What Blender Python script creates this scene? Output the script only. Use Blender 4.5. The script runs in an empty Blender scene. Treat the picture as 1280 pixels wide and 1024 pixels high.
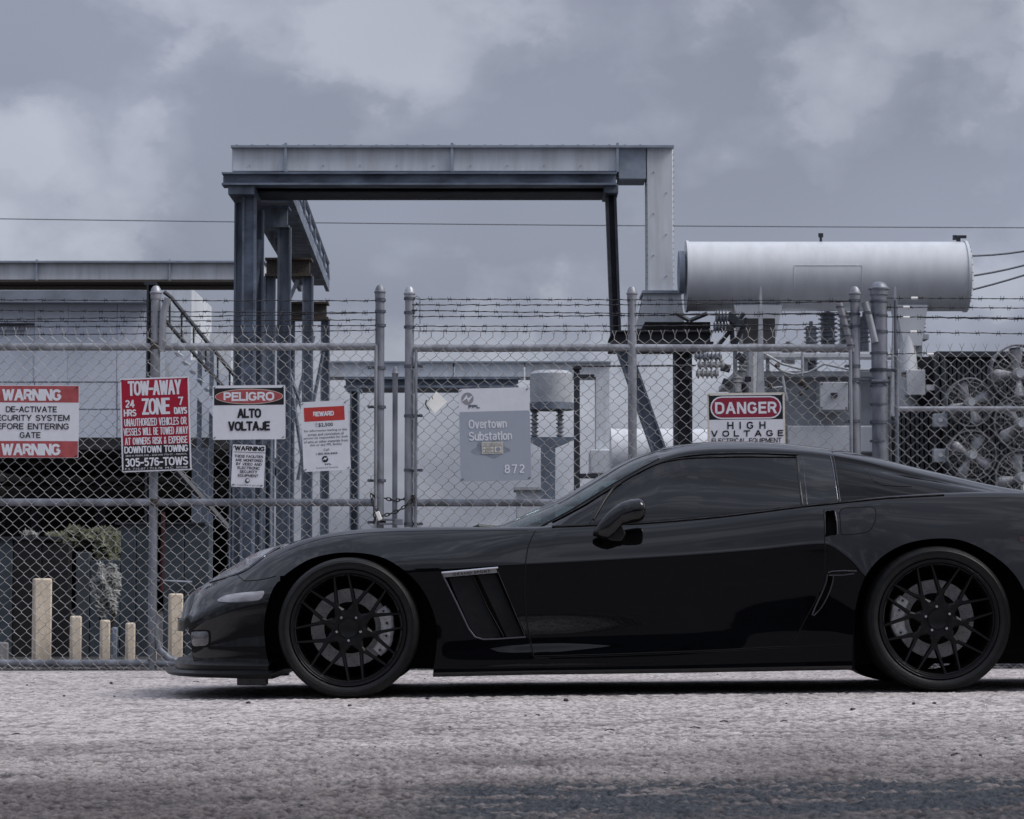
import bpy, bmesh, math, random
import numpy as np
from mathutils import Vector, Matrix
from mathutils.bvhtree import BVHTree
random.seed(7)
sc = bpy.context.scene
col = sc.collection
R = math.radians

# ------------------------------------------------------------------ camera, sky, sun, exposure
F = 3300.0            # focal length in photo pixels (photo 1280 x 1024)
HOR = 738.0           # row of the horizon
CAMZ = 0.48
TH = math.atan((HOR - 512.0) / F)
camd = bpy.data.cameras.new('camera')
camd.sensor_width = 36.0
camd.lens = 36.0 * F / 1280.0
camd.clip_start = 0.1
camd.clip_end = 3000
camd.dof.use_dof = True
camd.dof.focus_distance = 13.0
camd.dof.aperture_fstop = 20.0
cam = bpy.data.objects.new('camera', camd)
cam.location = (0, 0, CAMZ)
cam.rotation_euler = (math.pi / 2 + TH, 0, 0)
col.objects.link(cam)
sc.camera = cam
sc.view_settings.view_transform = 'Standard'
sc.view_settings.look = 'None'
sc.view_settings.gamma = 1.0
sc.view_settings.exposure = 0.56
sc.view_settings.use_curve_mapping = False
sc.cycles.max_bounces = 8
sc.cycles.transparent_max_bounces = 24

SUN_EL, SUN_ROT = 50.0, 104.0      # degrees: behind the camera, well to the right
world = bpy.data.worlds.new('World')
sc.world = world
world.use_nodes = True
wn = world.node_tree
for n in list(wn.nodes): wn.nodes.remove(n)
def wnode(t, **k):
    n = wn.nodes.new(t)
    for a, b in k.items(): setattr(n, a, b)
    return n
wo = wnode('ShaderNodeOutputWorld'); bg = wnode('ShaderNodeBackground'); bg.inputs['Strength'].default_value = 0.1
sky = wnode('ShaderNodeTexSky', sky_type='NISHITA', sun_disc=False)
sky.sun_elevation = R(SUN_EL); sky.sun_rotation = R(SUN_ROT); sky.air_density = 1.2; sky.dust_density = 4.0
tc = wnode('ShaderNodeTexCoord')
mp = wnode('ShaderNodeMapping'); mp.inputs['Location'].default_value = (3.37, 1.1, 0.45); mp.inputs['Scale'].default_value = (1.0, 1.0, 1.35)
wn.links.new(tc.outputs['Generated'], mp.inputs['Vector'])
n1 = wnode('ShaderNodeTexNoise'); n1.inputs['Scale'].default_value = 8.0; n1.inputs['Detail'].default_value = 7; n1.inputs['Roughness'].default_value = 0.48; n1.inputs['Distortion'].default_value = 0.2
n2 = wnode('ShaderNodeTexNoise'); n2.inputs['Scale'].default_value = 3.2; n2.inputs['Detail'].default_value = 3
wn.links.new(mp.outputs[0], n1.inputs['Vector']); wn.links.new(mp.outputs[0], n2.inputs['Vector'])
r1 = wnode('ShaderNodeValToRGB')
cr = r1.color_ramp
cr.elements[0].position = 0.41; cr.elements[0].color = (0.25, 0.272, 0.345, 1)
cr.elements[1].position = 0.66; cr.elements[1].color = (0.425, 0.452, 0.530, 1)
e = cr.elements.new(0.50); e.color = (0.292, 0.316, 0.394, 1)
e = cr.elements.new(0.54); e.color = (0.348, 0.370, 0.450, 1)
# cloud banks: soft blobs of direction added to the noise, whose edges the noise breaks up
acc = n1.outputs['Fac']
def wmath(op, x, y):
    n = wnode('ShaderNodeMath', operation=op)
    for i, v in ((0, x), (1, y)):
        if isinstance(v, (int, float)): n.inputs[i].default_value = v
        else: wn.links.new(v, n.inputs[i])
    return n.outputs[0]
def wdir(px, py):
    v = Vector(((px - 640.0) / F, math.cos(TH) - (512.0 - py) / F * math.sin(TH), math.sin(TH) + (512.0 - py) / F * math.cos(TH))); return v.normalized()
for (px, py, rad, amt) in ((110, 190, 150, .11), (215, 180, 70, .08), (20, 160, 90, .06), (40, 20, 140, -.12), (470, 90, 110, .085), (300, 60, 90, .05), (560, 290, 140, .05), (640, 60, 60, -.03), (900, 150, 190, .075), (1090, 60, 110, .05), (1210, 40, 60, .05), (1290, 150, 120, .05), (740, 40, 60, -.04), (700, 250, 120, .04), (1040, 290, 160, .03), (230, 20, 60, .06)):
    d = wdir(px, py); vd = wnode('ShaderNodeVectorMath', operation='DISTANCE'); nv = wnode('ShaderNodeVectorMath', operation='NORMALIZE')
    wn.links.new(tc.outputs['Generated'], nv.inputs[0]); wn.links.new(nv.outputs[0], vd.inputs[0]); vd.inputs[1].default_value = d
    mr_ = wnode('ShaderNodeMapRange', interpolation_type='SMOOTHSTEP'); mr_.inputs['From Min'].default_value = rad * 1.35 / F; mr_.inputs['From Max'].default_value = rad * .25 / F
    wn.links.new(vd.outputs['Value'], mr_.inputs['Value']); acc = wmath('ADD', acc, wmath('MULTIPLY', mr_.outputs[0], amt))
n4 = wnode('ShaderNodeTexNoise'); n4.inputs['Scale'].default_value = 26.0; n4.inputs['Detail'].default_value = 9; n4.inputs['Roughness'].default_value = 0.58
wn.links.new(mp.outputs[0], n4.inputs['Vector'])
acc = wmath('ADD', acc, wmath('MULTIPLY', wmath('SUBTRACT', n4.outputs['Fac'], .5), .26))
dist = wnode('ShaderNodeVectorMath', operation='MULTIPLY_ADD'); wn.links.new(n4.outputs['Color'], dist.inputs[0]); dist.inputs[1].default_value = (.07, .07, .07); wn.links.new(mp.outputs[0], dist.inputs[2])
for vs_, va_ in ((17.0, .22), (37.0, .12)):
    vo = wnode('ShaderNodeTexVoronoi', feature='F1'); vo.inputs['Scale'].default_value = vs_
    wn.links.new(dist.outputs[0], vo.inputs['Vector']); acc = wmath('ADD', acc, wmath('MULTIPLY', wmath('SUBTRACT', .42, vo.outputs['Distance']), va_))
wn.links.new(acc, r1.inputs[0])

r2 = wnode('ShaderNodeMapRange'); r2.inputs['From Min'].default_value = 0.3; r2.inputs['From Max'].default_value = 0.7; r2.inputs['To Min'].default_value = 0.76; r2.inputs['To Max'].default_value = 1.20
wn.links.new(n2.outputs['Fac'], r2.inputs['Value'])
sep = wnode('ShaderNodeSeparateXYZ'); wn.links.new(tc.outputs['Generated'], sep.inputs[0])
zen = wnode('ShaderNodeMapRange'); zen.inputs['From Min'].default_value = 0.24; zen.inputs['From Max'].default_value = 0.75; zen.inputs['To Min'].default_value = 1.0; zen.inputs['To Max'].default_value = 2.2
wn.links.new(sep.outputs['Z'], zen.inputs['Value'])
m1 = wnode('ShaderNodeMath', operation='MULTIPLY'); wn.links.new(r2.outputs[0], m1.inputs[0]); wn.links.new(zen.outputs[0], m1.inputs[1])
m2 = wnode('ShaderNodeMath', operation='MULTIPLY'); m2.inputs[1].default_value = 7.2; hz = wnode('ShaderNodeMapRange'); hz.inputs['From Min'].default_value = 0.02; hz.inputs['From Max'].default_value = 0.13; hz.inputs['To Min'].default_value = 0.70; hz.inputs['To Max'].default_value = 1.0
wn.links.new(sep.outputs['Z'], hz.inputs['Value'])
m3 = wnode('ShaderNodeMath', operation='MULTIPLY'); wn.links.new(m1.outputs[0], m3.inputs[0]); wn.links.new(hz.outputs[0], m3.inputs[1]); wn.links.new(m3.outputs[0], m2.inputs[0])
vm = wnode('ShaderNodeVectorMath', operation='SCALE'); wn.links.new(r1.outputs[0], vm.inputs[0]); wn.links.new(m2.outputs[0], vm.inputs['Scale'])
mx = wnode('ShaderNodeMix', data_type='RGBA'); mx.inputs[0].default_value = 0.93
wn.links.new(sky.outputs[0], mx.inputs[6]); wn.links.new(vm.outputs[0], mx.inputs[7])
wn.links.new(mx.outputs[2], bg.inputs['Color']); wn.links.new(bg.outputs[0], wo.inputs['Surface'])

sd = bpy.data.lights.new('sun', 'SUN'); sd.energy = 1.7; sd.angle = R(32); sd.color = (1.0, 0.965, 0.93)
sun = bpy.data.objects.new('sun', sd); col.objects.link(sun)
# sky sun_rotation is clockwise from +Y
sdir = Vector((math.sin(R(SUN_ROT)) * math.cos(R(SUN_EL)), math.cos(R(SUN_ROT)) * math.cos(R(SUN_EL)), math.sin(R(SUN_EL))))
sun.rotation_euler = sdir.to_track_quat('Z', 'Y').to_euler()
sun.location = (0, -5, 20)

# ------------------------------------------------------------------ helpers
CT, ST = math.cos(TH), math.sin(TH)
def P(px, py, Y):
    u = (px - 640.0) / F; v = (512.0 - py) / F
    d = Vector((u, CT - v * ST, ST + v * CT)); t = Y / d.y
    return Vector((u * t, Y, CAMZ + d.z * t))
def proj(p):
    x, y, z = p[0], p[1], p[2] - CAMZ
    dz = y * CT + z * ST; up = -y * ST + z * CT
    return (640.0 + F * x / dz, 512.0 - F * up / dz)
def S(px, Y):            # size of px photo pixels at depth Y
    return px * Y / F
def ground_z(x, y):
    k = 0.0109 if y < 13 else max(0.002, 0.0109 - (y - 13) * 0.003)
    xx = max(-6.0, min(6.0, x))
    return -0.003 + k * xx

def new_mat(name, base, rough=0.6, metal=0.0, spec=0.5, noise=0.0, nscale=20.0, bump=0.0, bscale=60.0, rvar=0.0, coat=0.0, tint=None, detail=6.0, stretch=None):
    m = bpy.data.materials.new(name); m.use_nodes = True
    nt = m.node_tree; b = nt.nodes['Principled BSDF']
    b.inputs['Base Color'].default_value = (*base, 1); b.inputs['Roughness'].default_value = rough
    b.inputs['Metallic'].default_value = metal; b.inputs['Specular IOR Level'].default_value = spec
    if coat: b.inputs['Coat Weight'].default_value = coat; b.inputs['Coat Roughness'].default_value = 0.03
    if noise or bump or rvar:
        t = nt.nodes.new('ShaderNodeTexCoord'); src = t.outputs['Object']
        if stretch:
            q = nt.nodes.new('ShaderNodeMapping'); q.inputs['Scale'].default_value = stretch
            nt.links.new(src, q.inputs['Vector']); src = q.outputs[0]
        n = nt.nodes.new('ShaderNodeTexNoise'); n.inputs['Scale'].default_value = nscale; n.inputs['Detail'].default_value = detail; n.inputs['Roughness'].default_value = 0.62
        nt.links.new(src, n.inputs['Vector'])
        if noise:
            rr = nt.nodes.new('ShaderNodeMapRange'); rr.inputs['From Min'].default_value = 0.35; rr.inputs['From Max'].default_value = 0.65
            nt.links.new(n.outputs['Fac'], rr.inputs['Value'])
            mm = nt.nodes.new('ShaderNodeMix'); mm.data_type = 'RGBA'
            c2 = tint if tint else tuple(c * (1 - noise) for c in base)
            c1 = tuple(min(1, c * (1 + noise * 0.4)) for c in base)
            mm.inputs[6].default_value = (*c1, 1); mm.inputs[7].default_value = (*c2, 1)
            nt.links.new(rr.outputs[0], mm.inputs[0]); nt.links.new(mm.outputs[2], b.inputs['Base Color'])
        if rvar:
            r_ = nt.nodes.new('ShaderNodeMapRange'); r_.inputs['To Min'].default_value = max(0.02, rough - rvar); r_.inputs['To Max'].default_value = min(1, rough + rvar)
            r_.inputs['From Min'].default_value = 0.3; r_.inputs['From Max'].default_value = 0.7
            nt.links.new(n.outputs['Fac'], r_.inputs['Value']); nt.links.new(r_.outputs[0], b.inputs['Roughness'])
        if bump:
            n3 = nt.nodes.new('ShaderNodeTexNoise'); n3.inputs['Scale'].default_value = bscale; n3.inputs['Detail'].default_value = 3
            nt.links.new(src, n3.inputs['Vector'])
            bp = nt.nodes.new('ShaderNodeBump'); bp.inputs['Strength'].default_value = bump; bp.inputs['Distance'].default_value = 0.01
            nt.links.new(n3.outputs['Fac'], bp.inputs['Height']); nt.links.new(bp.outputs[0], b.inputs['Normal'])
    return m
def glass_mat(name, tint, rough=0.0, f0=0.045):
    m = bpy.data.materials.new(name); m.use_nodes = True; nt = m.node_tree
    for n in list(nt.nodes): nt.nodes.remove(n)
    o = nt.nodes.new('ShaderNodeOutputMaterial'); tr = nt.nodes.new('ShaderNodeBsdfTransparent'); tr.inputs[0].default_value = (*tint, 1)
    gl = nt.nodes.new('ShaderNodeBsdfGlossy'); gl.inputs['Roughness'].default_value = rough
    lw = nt.nodes.new('ShaderNodeLayerWeight'); lw.inputs[0].default_value = 0.5
    pw = nt.nodes.new('ShaderNodeMath'); pw.operation = 'POWER'; pw.inputs[1].default_value = 5.0
    mr = nt.nodes.new('ShaderNodeMapRange'); mr.inputs['To Min'].default_value = f0
    nt.links.new(lw.outputs['Facing'], pw.inputs[0]); nt.links.new(pw.outputs[0], mr.inputs['Value'])
    mx = nt.nodes.new('ShaderNodeMixShader'); nt.links.new(mr.outputs[0], mx.inputs[0]); nt.links.new(tr.outputs[0], mx.inputs[1]); nt.links.new(gl.outputs[0], mx.inputs[2])
    nt.links.new(mx.outputs[0], o.inputs[0])
    return m

M = {}
M['paint'] = new_mat('black_car_paint', (0.0015, 0.0016, 0.0022), 0.012, 0, 0.56, bump=0.010, bscale=5)
M['satin'] = new_mat('satin_black_metal', (0.004, 0.004, 0.0045), 0.34, 0.0, 0.25, rvar=0.08, nscale=30)
M['lip'] = new_mat('gloss_black_rim_lip', (0.16, 0.16, 0.175), 0.18, 0.9, 0.5, rvar=0.04, nscale=20)  # brighter metal that carries the highlight on the rim
M['rubber'] = new_mat('tyre_rubber', (0.009, 0.009, 0.0095), 0.5, 0, 0.28, noise=0.4, nscale=40, bump=0.2, bscale=120)
M['black'] = new_mat('matt_black', (0.004, 0.004, 0.004), 0.8, 0, 0.2)
M['plastic'] = new_mat('black_trim_plastic', (0.010, 0.010, 0.011), 0.45, 0, 0.4, noise=0.3, nscale=60)
M['skid'] = new_mat('grey_skid_plastic', (0.10, 0.10, 0.105), 0.6, 0, 0.4, noise=0.3, nscale=30)
M['chrome'] = new_mat('chrome', (0.75, 0.76, 0.78), 0.12, 1.0, rvar=0.05, nscale=40)
M['dullchrome'] = new_mat('smoked_chrome', (0.19, 0.20, 0.23), 0.25, 1.0)
M['badgebar'] = new_mat('brushed_chrome_bar', (0.5, 0.5, 0.52), 0.22, 0.9, noise=0.2, nscale=40)
M['midtrim'] = new_mat('mid_grey_trim', (0.11, 0.115, 0.135), 0.28, 0.8)
M['greytrim'] = new_mat('dark_grey_trim', (0.07, 0.072, 0.08), 0.3, 0.6)
M['disc'] = new_mat('brake_disc_steel', (0.36, 0.355, 0.355), 0.42, 0.2, noise=0.25, nscale=25)
M['caliper'] = new_mat('silver_caliper', (0.9, 0.9, 0.91), 0.42, 0.1, noise=0.3, nscale=60)
M['nut'] = new_mat('bright_nut', (0.9, 0.9, 0.9), 0.2, 1.0)
M['side_glass'] = glass_mat('dark_tinted_glass', (0.05, 0.05, 0.055), 0.0, 0.06)
M['quarter_glass'] = glass_mat('black_tinted_glass', (0.02, 0.02, 0.022), 0.0, 0.035)
M['wind_glass'] = glass_mat('green_windscreen_glass', (0.42, 0.53, 0.53), 0.0, 0.03)
M['lamp_glass'] = new_mat('lamp_lens', (0.20, 0.21, 0.23), 0.12, 0.2, 0.6, coat=0.3, noise=0.3, nscale=9, stretch=(1, 1, 2))
M['marker'] = new_mat('smoked_marker_lens', (0.33, 0.33, 0.35), 0.4, 0.0, 0.4, noise=0.3, nscale=14, stretch=(1, 1, 3))
M['fog'] = new_mat('fog_lamp_lens', (0.10, 0.095, 0.095), 0.10, 0.3, 0.8, coat=1.0, noise=0.5, nscale=12)
M['redlens'] = new_mat('dark_red_lens', (0.02, 0.004, 0.005), 0.1, 0, 0.6)
M['galv'] = new_mat('galvanised_steel', (0.36, 0.37, 0.40), 0.50, 0.45, 0.5, noise=0.42, nscale=9, rvar=0.15, bump=0.05, bscale=60, stretch=(1, 1, 0.4))
M['galvd'] = new_mat('dull_galvanised_pipe', (0.25, 0.265, 0.30), 0.55, 0.4, 0.5, noise=0.5, nscale=11, rvar=0.15, bump=0.05, bscale=60, stretch=(1, 1, 0.35))
M['wire'] = new_mat('galvanised_wire', (0.41, 0.405, 0.40), 0.5, 0.3, 0.5, noise=0.45, nscale=14)
M['barb'] = new_mat('weathered_barbed_wire', (0.05, 0.05, 0.058), 0.6, 0.5, 0.5, noise=0.5, nscale=8)
M['band'] = new_mat('dark_band_clamp', (0.13, 0.14, 0.17), 0.55, 0.5, 0.5, noise=0.4, nscale=40)
M['rust'] = new_mat('rusty_steel', (0.095, 0.078, 0.065), 0.8, 0.1, noise=0.6, nscale=40)
M['chain'] = new_mat('dark_chain_steel', (0.05, 0.047, 0.045), 0.5, 0.7, noise=0.5, nscale=50)
M['steel'] = new_mat('blue_grey_structural_steel', (0.17, 0.20, 0.25), 0.55, 0.25, 0.5, noise=0.45, nscale=5, rvar=0.12, stretch=(1, 1, 0.3))
M['steell'] = new_mat('lighter_structural_steel', (0.19, 0.225, 0.285), 0.5, 0.3, 0.5, noise=0.5, nscale=4, rvar=0.12, stretch=(0.5, 1, 1))
M['steeld'] = new_mat('dark_structural_steel', (0.04, 0.044, 0.055), 0.6, 0.2, 0.5, noise=0.5, nscale=5)
M['duct'] = new_mat('pale_grey_duct_paint', (0.62, 0.65, 0.69), 0.5, 0.0, 0.4, noise=0.14, nscale=7, rvar=0.1, stretch=(1, 1, 0.14), tint=(.52, .54, .56))
M['ductb'] = new_mat('blue_grey_duct_joint', (0.30, 0.34, 0.40), 0.5, 0.1, 0.4, noise=0.2, nscale=6)
M['tank'] = new_mat('light_grey_tank_paint', (0.60, 0.62, 0.65), 0.36, 0.0, 0.45, noise=0.10, nscale=6, rvar=0.08, stretch=(1, .5, 0.3), tint=(.54, .555, .58))
M['equip'] = new_mat('light_grey_equipment_paint', (0.42, 0.44, 0.47), 0.45, 0.0, 0.45, noise=0.2, nscale=5, rvar=0.1)
M['porc'] = new_mat('grey_porcelain', (0.22, 0.235, 0.265), 0.18, 0.0, 0.6, noise=0.2, nscale=15)
M['porcl'] = new_mat('light_porcelain', (0.42, 0.42, 0.42), 0.2, 0.0, 0.6, noise=0.3, nscale=15)
M['white'] = new_mat('white_plastic', (0.8, 0.8, 0.78), 0.4)
M['radiator'] = new_mat('dark_radiator_paint', (0.040, 0.044, 0.054), 0.5, 0.1, 0.4, noise=0.3, nscale=6)
M['fan'] = new_mat('grey_fan_metal', (0.46, 0.47, 0.50), 0.45, 0.2, noise=0.2, nscale=14)
M['guard'] = new_mat('fan_guard_wire', (0.21, 0.21, 0.225), 0.45, 0.5)
M['wall'] = new_mat('pale_blue_grey_cladding', (0.64, 0.68, 0.76), 0.55, 0.0, 0.4, noise=0.14, nscale=1.2, rvar=0.1, stretch=(1, 1, 0.25))
M['wallb'] = new_mat('grey_parapet', (0.26, 0.285, 0.335), 0.6, 0.0, 0.4, noise=0.25, nscale=1.5)
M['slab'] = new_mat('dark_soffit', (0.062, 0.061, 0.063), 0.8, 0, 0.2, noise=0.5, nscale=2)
M['void'] = new_mat('unlit_back_wall', (0.034, 0.034, 0.036), 0.9, 0, 0.1)  # near-black colour stands for the shade under the raised building
M['slate'] = new_mat('slate_painted_panels', (0.058, 0.072, 0.086), 0.5, 0, 0.3, noise=0.35, nscale=3)
M['brownblack'] = new_mat('brown_black_panels', (0.017, 0.016, 0.017), 0.5, 0, 0.3, noise=0.4, nscale=3)
M['greydoor'] = new_mat('grey_door_paint', (0.060, 0.070, 0.078), 0.5, 0, 0.3, noise=0.3, nscale=4)
M['bollard'] = new_mat('cream_painted_concrete', (0.70, 0.60, 0.48), 0.85, 0, 0.2, noise=0.22, nscale=9, bump=0.3, bscale=50, stretch=(1, 1, 0.4))
M['bollardg'] = new_mat('grey_concrete', (0.27, 0.26, 0.26), 0.85, 0, 0.2, noise=0.3, nscale=12)
M['redpipe'] = new_mat('dark_red_pipe_paint', (0.05, 0.008, 0.010), 0.6, 0, 0.4, noise=0.3, nscale=8)
M['leaf'] = new_mat('olive_leaves', (0.15, 0.158, 0.10), 0.7, 0, 0.3, noise=0.6, nscale=6)
M['leafp'] = new_mat('pale_grey_leaves', (0.34, 0.345, 0.33), 0.7, 0, 0.3, noise=0.6, nscale=9)
M['leafd'] = new_mat('dark_tree_leaves', (0.022, 0.027, 0.018), 0.8, 0, 0.2, noise=0.5, nscale=2)
M['bark'] = new_mat('bark', (0.05, 0.04, 0.033), 0.9, 0, 0.2, noise=0.4, nscale=10)
M['signw'] = new_mat('white_sign_enamel', (0.72, 0.73, 0.78), 0.42, 0, 0.4, noise=0.05, nscale=16)
M['signwc'] = new_mat('cream_sign_edge', (0.68, 0.64, 0.55), 0.5, 0, 0.4, noise=0.12, nscale=30)
M['signr'] = new_mat('red_sign_ink', (0.50, 0.045, 0.040), 0.45, 0, 0.4, noise=0.12, nscale=20)
M['signc'] = new_mat('crimson_sign_ink', (0.36, 0.008, 0.032), 0.45, 0, 0.4, noise=0.12, nscale=20)
M['signm'] = new_mat('maroon_sign_ink', (0.26, 0.018, 0.045), 0.45, 0, 0.4, noise=0.15, nscale=20)
M['signf'] = new_mat('faded_red_sign_ink', (0.40, 0.085, 0.09), 0.45, 0, 0.4, noise=0.2, nscale=20)
M['signk'] = new_mat('black_sign_ink', (0.010, 0.010, 0.013), 0.45, 0, 0.4)
M['signg'] = new_mat('blue_grey_sign_ink', (0.30, 0.33, 0.385), 0.5, 0, 0.4, noise=0.30, nscale=6, detail=7, tint=(0.36, 0.39, 0.45))
M['signgl'] = new_mat('grey_logo_ink', (0.27, 0.27, 0.29), 0.5)
M['signn'] = new_mat('navy_sign_ink', (0.045, 0.06, 0.10), 0.5)
M['stainink'] = new_mat('adhesive_stain', (0.25, 0.28, 0.335), 0.6, noise=0.25, nscale=20)
M['paper'] = new_mat('cream_paper', (0.86, 0.85, 0.80), 0.7, noise=0.06, nscale=30)
M['pebble'] = new_mat('dark_pebble_stone', (0.035, 0.033, 0.035), 0.8, noise=0.4, nscale=50)
M['gravel'] = new_mat('mixed_gravel', (0.16, 0.15, 0.15), 0.9, noise=0.6, nscale=30)
M['cable'] = new_mat('grey_cable', (0.12, 0.13, 0.15), 0.6)

ORG = {}
def org(o): return ORG.get(o.name, Vector((0, 0, 0))) if o else Vector((0, 0, 0))
def thing(name, label, cat, loc=(0, 0, 0), group=None, rot=None):
    o = bpy.data.objects.new(name, None); col.objects.link(o)
    o.empty_display_size = 0.1
    o.location = loc; o['label'] = label; o['category'] = cat
    if group: o['group'] = group
    if rot: o.rotation_euler = rot
    ORG[o.name] = Vector(loc)
    return o
def tag(o, label=None, cat=None, group=None, kind=None):
    if label: o['label'] = label
    if cat: o['category'] = cat
    if group: o['group'] = group
    if kind: o['kind'] = kind
    return o

class MB:
    def __init__(s): s.v = []; s.f = []; s.m = []; s.cm = 0
    def add(s, vs, fs):
        n = len(s.v); s.v += [tuple(v) for v in vs]; s.f += [tuple(i + n for i in f) for f in fs]; s.m += [s.cm] * len(fs)
        return s
    def box(s, c, d, rot=None):
        h = Vector(d) / 2; vs = [Vector((sx * h.x, sy * h.y, sz * h.z)) for sx in (-1, 1) for sy in (-1, 1) for sz in (-1, 1)]
        if rot is not None: vs = [rot @ v for v in vs]
        vs = [v + Vector(c) for v in vs]
        return s.add(vs, [(0, 1, 3, 2), (4, 6, 7, 5), (0, 4, 5, 1), (2, 3, 7, 6), (0, 2, 6, 4), (1, 5, 7, 3)])
    def bbox(s, a, b):   # corner to corner
        a, b = Vector(a), Vector(b); return s.box((a + b) / 2, [abs(x) for x in (b - a)])
    def pbox(s, x0, y0, x1, y1, Y, dep):   # front face covers the pixel rectangle at depth Y
        a = P(x0, y0, Y); b = P(x1, y1, Y); return s.bbox((a.x, Y, a.z), (b.x, Y + dep, b.z))
    def tube(s, pts, r, n=8, cap=True, closed=False):
        pts = [Vector(p) for p in pts]; m = len(pts)
        rs = r if isinstance(r, (list, tuple)) else [r] * m
        rings = []; prev = None
        for i, p in enumerate(pts):
            a = pts[(i - 1) % m] if (closed or i > 0) else p; b = pts[(i + 1) % m] if (closed or i < m - 1) else p
            t = (b - a).normalized()
            if prev is None:
                up = Vector((0, 0, 1)) if abs(t.z) < 0.9 else Vector((0, 1, 0))
                nx = t.cross(up).normalized()
            else:
                nx = (prev - t * prev.dot(t)).normalized()
            prev = nx; ny = t.cross(nx)
            rings.append([p + nx * (rs[i] * math.cos(2 * math.pi * k / n)) + ny * (rs[i] * math.sin(2 * math.pi * k / n)) for k in range(n)])
        vs = [v for g in rings for v in g]; fs = []
        for i in range(m if closed else m - 1):
            j = (i + 1) % m
            for k in range(n): fs.append((i * n + k, i * n + (k + 1) % n, j * n + (k + 1) % n, j * n + k))
        if cap and not closed: fs.append(tuple(range(n))[::-1]); fs.append(tuple((m - 1) * n + k for k in range(n)))
        return s.add(vs, fs)
    def lathe(s, prof, o, axis='Y', n=48, capends=False):
        # prof: (a along axis, r)
        o = Vector(o); vs = []; fs = []
        for a, r in prof:
            for k in range(n):
                t = 2 * math.pi * k / n; c, q = r * math.cos(t), r * math.sin(t)
                vs.append(o + (Vector((c, a, q)) if axis == 'Y' else Vector((a, c, q)) if axis == 'X' else Vector((c, q, a))))
        for i in range(len(prof) - 1):
            for k in range(n): fs.append((i * n + k, i * n + (k + 1) % n, (i + 1) * n + (k + 1) % n, (i + 1) * n + k))
        if capends: fs.append(tuple(range(n))); fs.append(tuple((len(prof) - 1) * n + k for k in range(n)))
        return s.add(vs, fs)
    def prism(s, pts2, y0, y1):   # polygon in (x,z), extruded along y
        n = len(pts2); vs = [Vector((p[0], y0, p[1])) for p in pts2] + [Vector((p[0], y1, p[1])) for p in pts2]
        fs = [tuple(range(n)), tuple(range(2 * n - 1, n - 1, -1))] + [(i, i + n, (i + 1) % n + n, (i + 1) % n) for i in range(n)]
        return s.add(vs, fs)
    def mesh(s, name, mats, off=Vector((0, 0, 0)), smooth=35):
        me = bpy.data.meshes.new(name)
        me.from_pydata([(v[0] - off.x, v[1] - off.y, v[2] - off.z) for v in s.v], [], s.f)
        for mt in (mats if isinstance(mats, (list, tuple)) else [mats]): me.materials.append(M[mt])
        if isinstance(mats, (list, tuple)): me.polygons.foreach_set('material_index', s.m)
        if smooth:
            me.polygons.foreach_set('use_smooth', [True] * len(me.polygons)); me.set_sharp_from_angle(angle=R(smooth))
        me.update(); return me
    def build(s, name, mats, parent=None, smooth=35, bevel=0.0, local=False):
        off = Vector((0, 0, 0)) if local else org(parent)
        me = s.mesh(name, mats, off, smooth)
        o = bpy.data.objects.new(name, me); col.objects.link(o)
        if parent: o.parent = parent; ORG[o.name] = org(parent)
        else: ORG[o.name] = Vector((0, 0, 0))
        if bevel:
            b = o.modifiers.new('bevel', 'BEVEL'); b.width = bevel; b.segments = 2; b.limit_method = 'ANGLE'
        return o
def inst(name, me, parent, loc=(0, 0, 0), rot=None, scale=None):
    o = bpy.data.objects.new(name, me); col.objects.link(o); o.parent = parent; o.location = loc
    if rot: o.rotation_euler = rot
    if scale: o.scale = scale
    ORG[o.name] = org(parent)
    return o
def pchip(xs, ys):
    n = len(xs); h = [xs[i + 1] - xs[i] for i in range(n - 1)]; d = [(ys[i + 1] - ys[i]) / h[i] for i in range(n - 1)]
    m = [d[0]] + [0 if d[i - 1] * d[i] <= 0 else (h[i - 1] + h[i]) * 3 / ((2 * h[i] + h[i - 1]) / d[i - 1] + (h[i] + 2 * h[i - 1]) / d[i]) for i in range(1, n - 1)] + [d[-1]]
    def f(x):
        if x <= xs[0]: return ys[0]
        if x >= xs[-1]: return ys[-1]
        lo, hi = 0, n - 1
        while hi - lo > 1:
            mid = (lo + hi) // 2
            if xs[mid] <= x: lo = mid
            else: hi = mid
        t = (x - xs[lo]) / h[lo]; a = 1 - t
        return (1 + 2 * t) * a * a * ys[lo] + t * a * a * h[lo] * m[lo] + t * t * (3 - 2 * t) * ys[lo + 1] - t * t * a * h[lo] * m[lo + 1]
    return f
def lin(xs, ys):
    def f(x):
        if x <= xs[0]: return ys[0]
        for i in range(len(xs) - 1):
            if x <= xs[i + 1]: return ys[i] + (ys[i + 1] - ys[i]) * (x - xs[i]) / (xs[i + 1] - xs[i])
        return ys[-1]
    return f

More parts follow.
